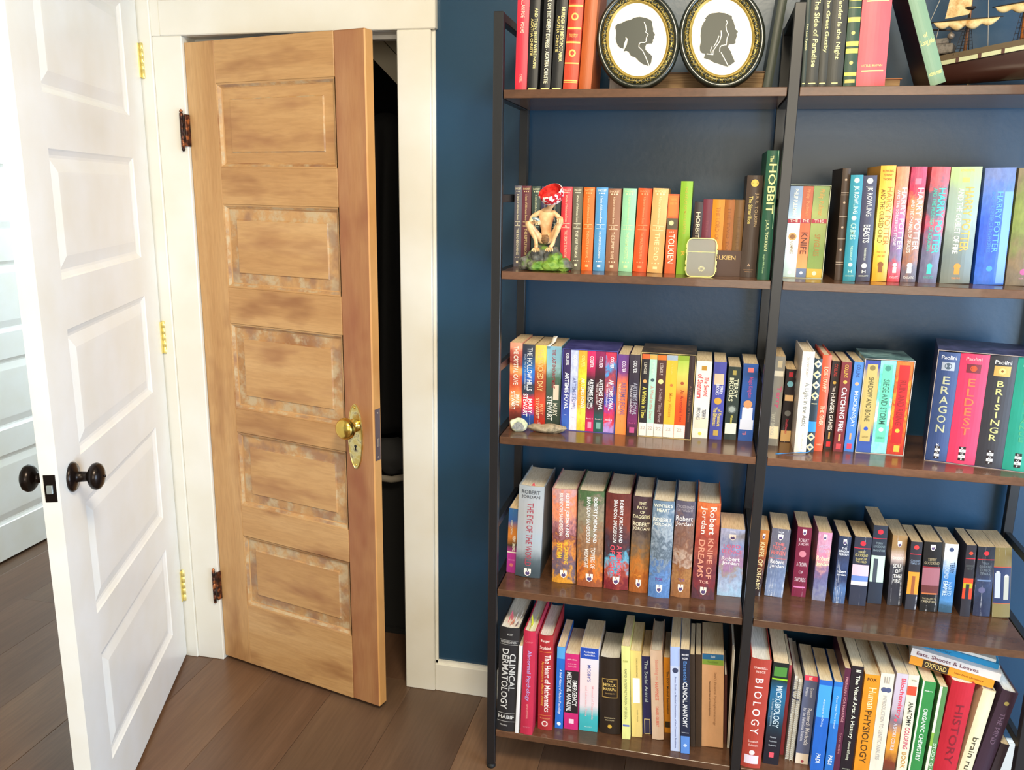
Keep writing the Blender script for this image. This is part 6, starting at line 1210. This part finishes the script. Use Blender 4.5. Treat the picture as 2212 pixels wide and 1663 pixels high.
for i in range(N+1): t = i/N*.96; z = zsh(t)+.009; vs += [(t*L, -hw(t)*.97, z), (t*L, hw(t)*.97, z)]
m.add(vs, [(2*i, 2*i+1, 2*i+3, 2*i+2) for i in range(N)]); o = m.build('deck', SH, M_DK); md = o.modifiers.new('s', 'SOLIDIFY'); md.thickness = .002
m = MB(); m.cbox((.006, -.018, .086), (.050, .018, .106), .002); m.cbox((.004, -.016, .106), (.040, .016, .118), .002); m.build('stern_cabin', SH, m_stone('grey_cabin', '5c5650', '787068', '484440', 60))
for x, z in ((.006, .124), (.044, .122)):
    m = MB(); m.lathe([(.003, 0), (.007, .004), (.0072, .009), (.004, .012), (.001, .016)], 12, Tm((x, -.015, z-.008))); m.build('stern_lantern', SH, flat('8c8074', .4, .4))
m = MB(); pr = [(x, z) for x, z in [(.004, .055), (.018, .052), (.020, .072), (.006, .078)]]; m.prism(pr, -.030, -.027); m.build('stern_carving', SH, m_stone('gilt_carving', 'b89840', '6c4c20', 'd8b850', 150))
m = MB(); m.cbox((.115, -.012, .074), (.165, .012, .086), .002); m.cbox((.205, -.012, .074), (.235, .012, .085), .002); m.build('deck_house', SH, flat('8c8468', .6))
for x, h, r in ((.070, .200, .0035), (.175, .300, .0055), (.262, .220, .0045)):
    m = MB(); m.tube([(x, 0, .066), (x+.004, 0, .066+h*.5), (x+.006, 0, .066+h)], [r, r*.8, r*.5], 12); mt = m.build('mast', SH, M_MAST if r > .004 else flat('8c5c3c', .5))
    m = MB(); m.lathe([(r*1.2, 0), (r*3, .004), (r*3, .006)], 12, Tm((x+.004, 0, .066+h*.52))); m.build('crows_nest', mt, M_DKR)
    for sg in (-1, 1):
        m = MB()
        y0 = sg*hw(x/L)*.98
        for k in range(4): m.tube([(x-.016+k*.010, y0, .078), (x+.004, sg*.003, .066+h*.5)], .0005, 4)
        for j in range(1, 12):
            u = j/13; m.tube([(x-.016*(1-u)+.004*u, y0*(1-u), .078+u*(h*.5-.012)), (x+.014*(1-u)+.004*u, y0*(1-u), .078+u*(h*.5-.012))], .0004, 4)
        m.build('shrouds', SH, M_DKR)
def sail(x0, x1, z0, z1, y, drop, name='furled_sail', seed=0):
    m = MB(); n = 40; vs = []; k = 8
    for i in range(n+1):
        t = i/n; x = x0+(x1-x0)*t; z = z0+(z1-z0)*t; bl = drop*(.55+.45*abs(math.sin(t*PI*4+seed)))*math.sin(PI*min(1, max(0, t*1.0)))**.35
        for j in range(k): a = 2*PI*j/k; vs.append((x, y+bl*.35*math.cos(a), z-bl*.5+bl*.5*math.sin(a)))
    m.add(vs, [(i*k+j, i*k+(j+1) % k, (i+1)*k+(j+1) % k, (i+1)*k+j) for i in range(n) for j in range(k)], None, True); m.build(name, SH, M_SAIL)
for x0, x1, z0, z1 in ((.004, .140, .150, .146), (.118, .262, .166, .172)):
    m = MB(); m.tube([(x0, -.024, z0), ((x0+x1)/2, -.026, (z0+z1)/2), (x1, -.024, z1)], [.001, .0022, .001], 8); m.build('yard', SH, M_DKR)
    sail(x0+.006, x1-.006, z0-.001, z1-.001, -.027, .020, seed=x0*30)
m = MB(); m.tube([(-.004, -.018, .138), (.070, -.018, .128)], [.0016, .0022], 8); m.build('boom', SH, M_DKR)
m = MB(); vs = [(.028, -.006, .158), (.075, -.004, .162), (.078, .0, .245), (.040, -.002, .240)]; m.add(vs, [(0, 1, 2, 3)]); o = m.build('hanging_sail', SH, M_SAIL); md = o.modifiers.new('s', 'SOLIDIFY'); md.thickness = .001
m = MB(); vs = [(.155, -.006, .185), (.222, -.006, .188), (.215, -.003, .262), (.165, -.003, .262)]; m.add(vs, [(0, 1, 2, 3)]); o = m.build('hanging_sail', SH, M_SAIL); md = o.modifiers.new('s', 'SOLIDIFY'); md.thickness = .001
m = MB()
for a, b in (((-.004, -.018, .140), (.030, -.004, .240)), ((.022, -.022, .150), (.016, -.02, .115)), ((.100, -.026, .30), (.118, -.028, .086)), ((.19, 0, .36), (.30, 0, .28)), ((.07, 0, .26), (.19, 0, .22)), ((.290, 0, .28), (.322, 0, .12)), ((.19, 0, .22), (.30, -.0, .09))):
    m.tube([a, b], .0006, 5)
m.build('rigging', SH, M_ROPE)
m = MB(); m.tube([(.285, 0, .098), (.325, 0, .122)], [.004, .0015], 8); m.build('bowsprit', SH, M_MAST)
for x in (.085, .255):
    m = MB(); m.tube([(x, -.020, -.002), (x, -.010, .020), (x, .010, .020), (x, .020, -.002)], .0016, 8); m.build('stand', SH, flat('b8a080', .3, .6))
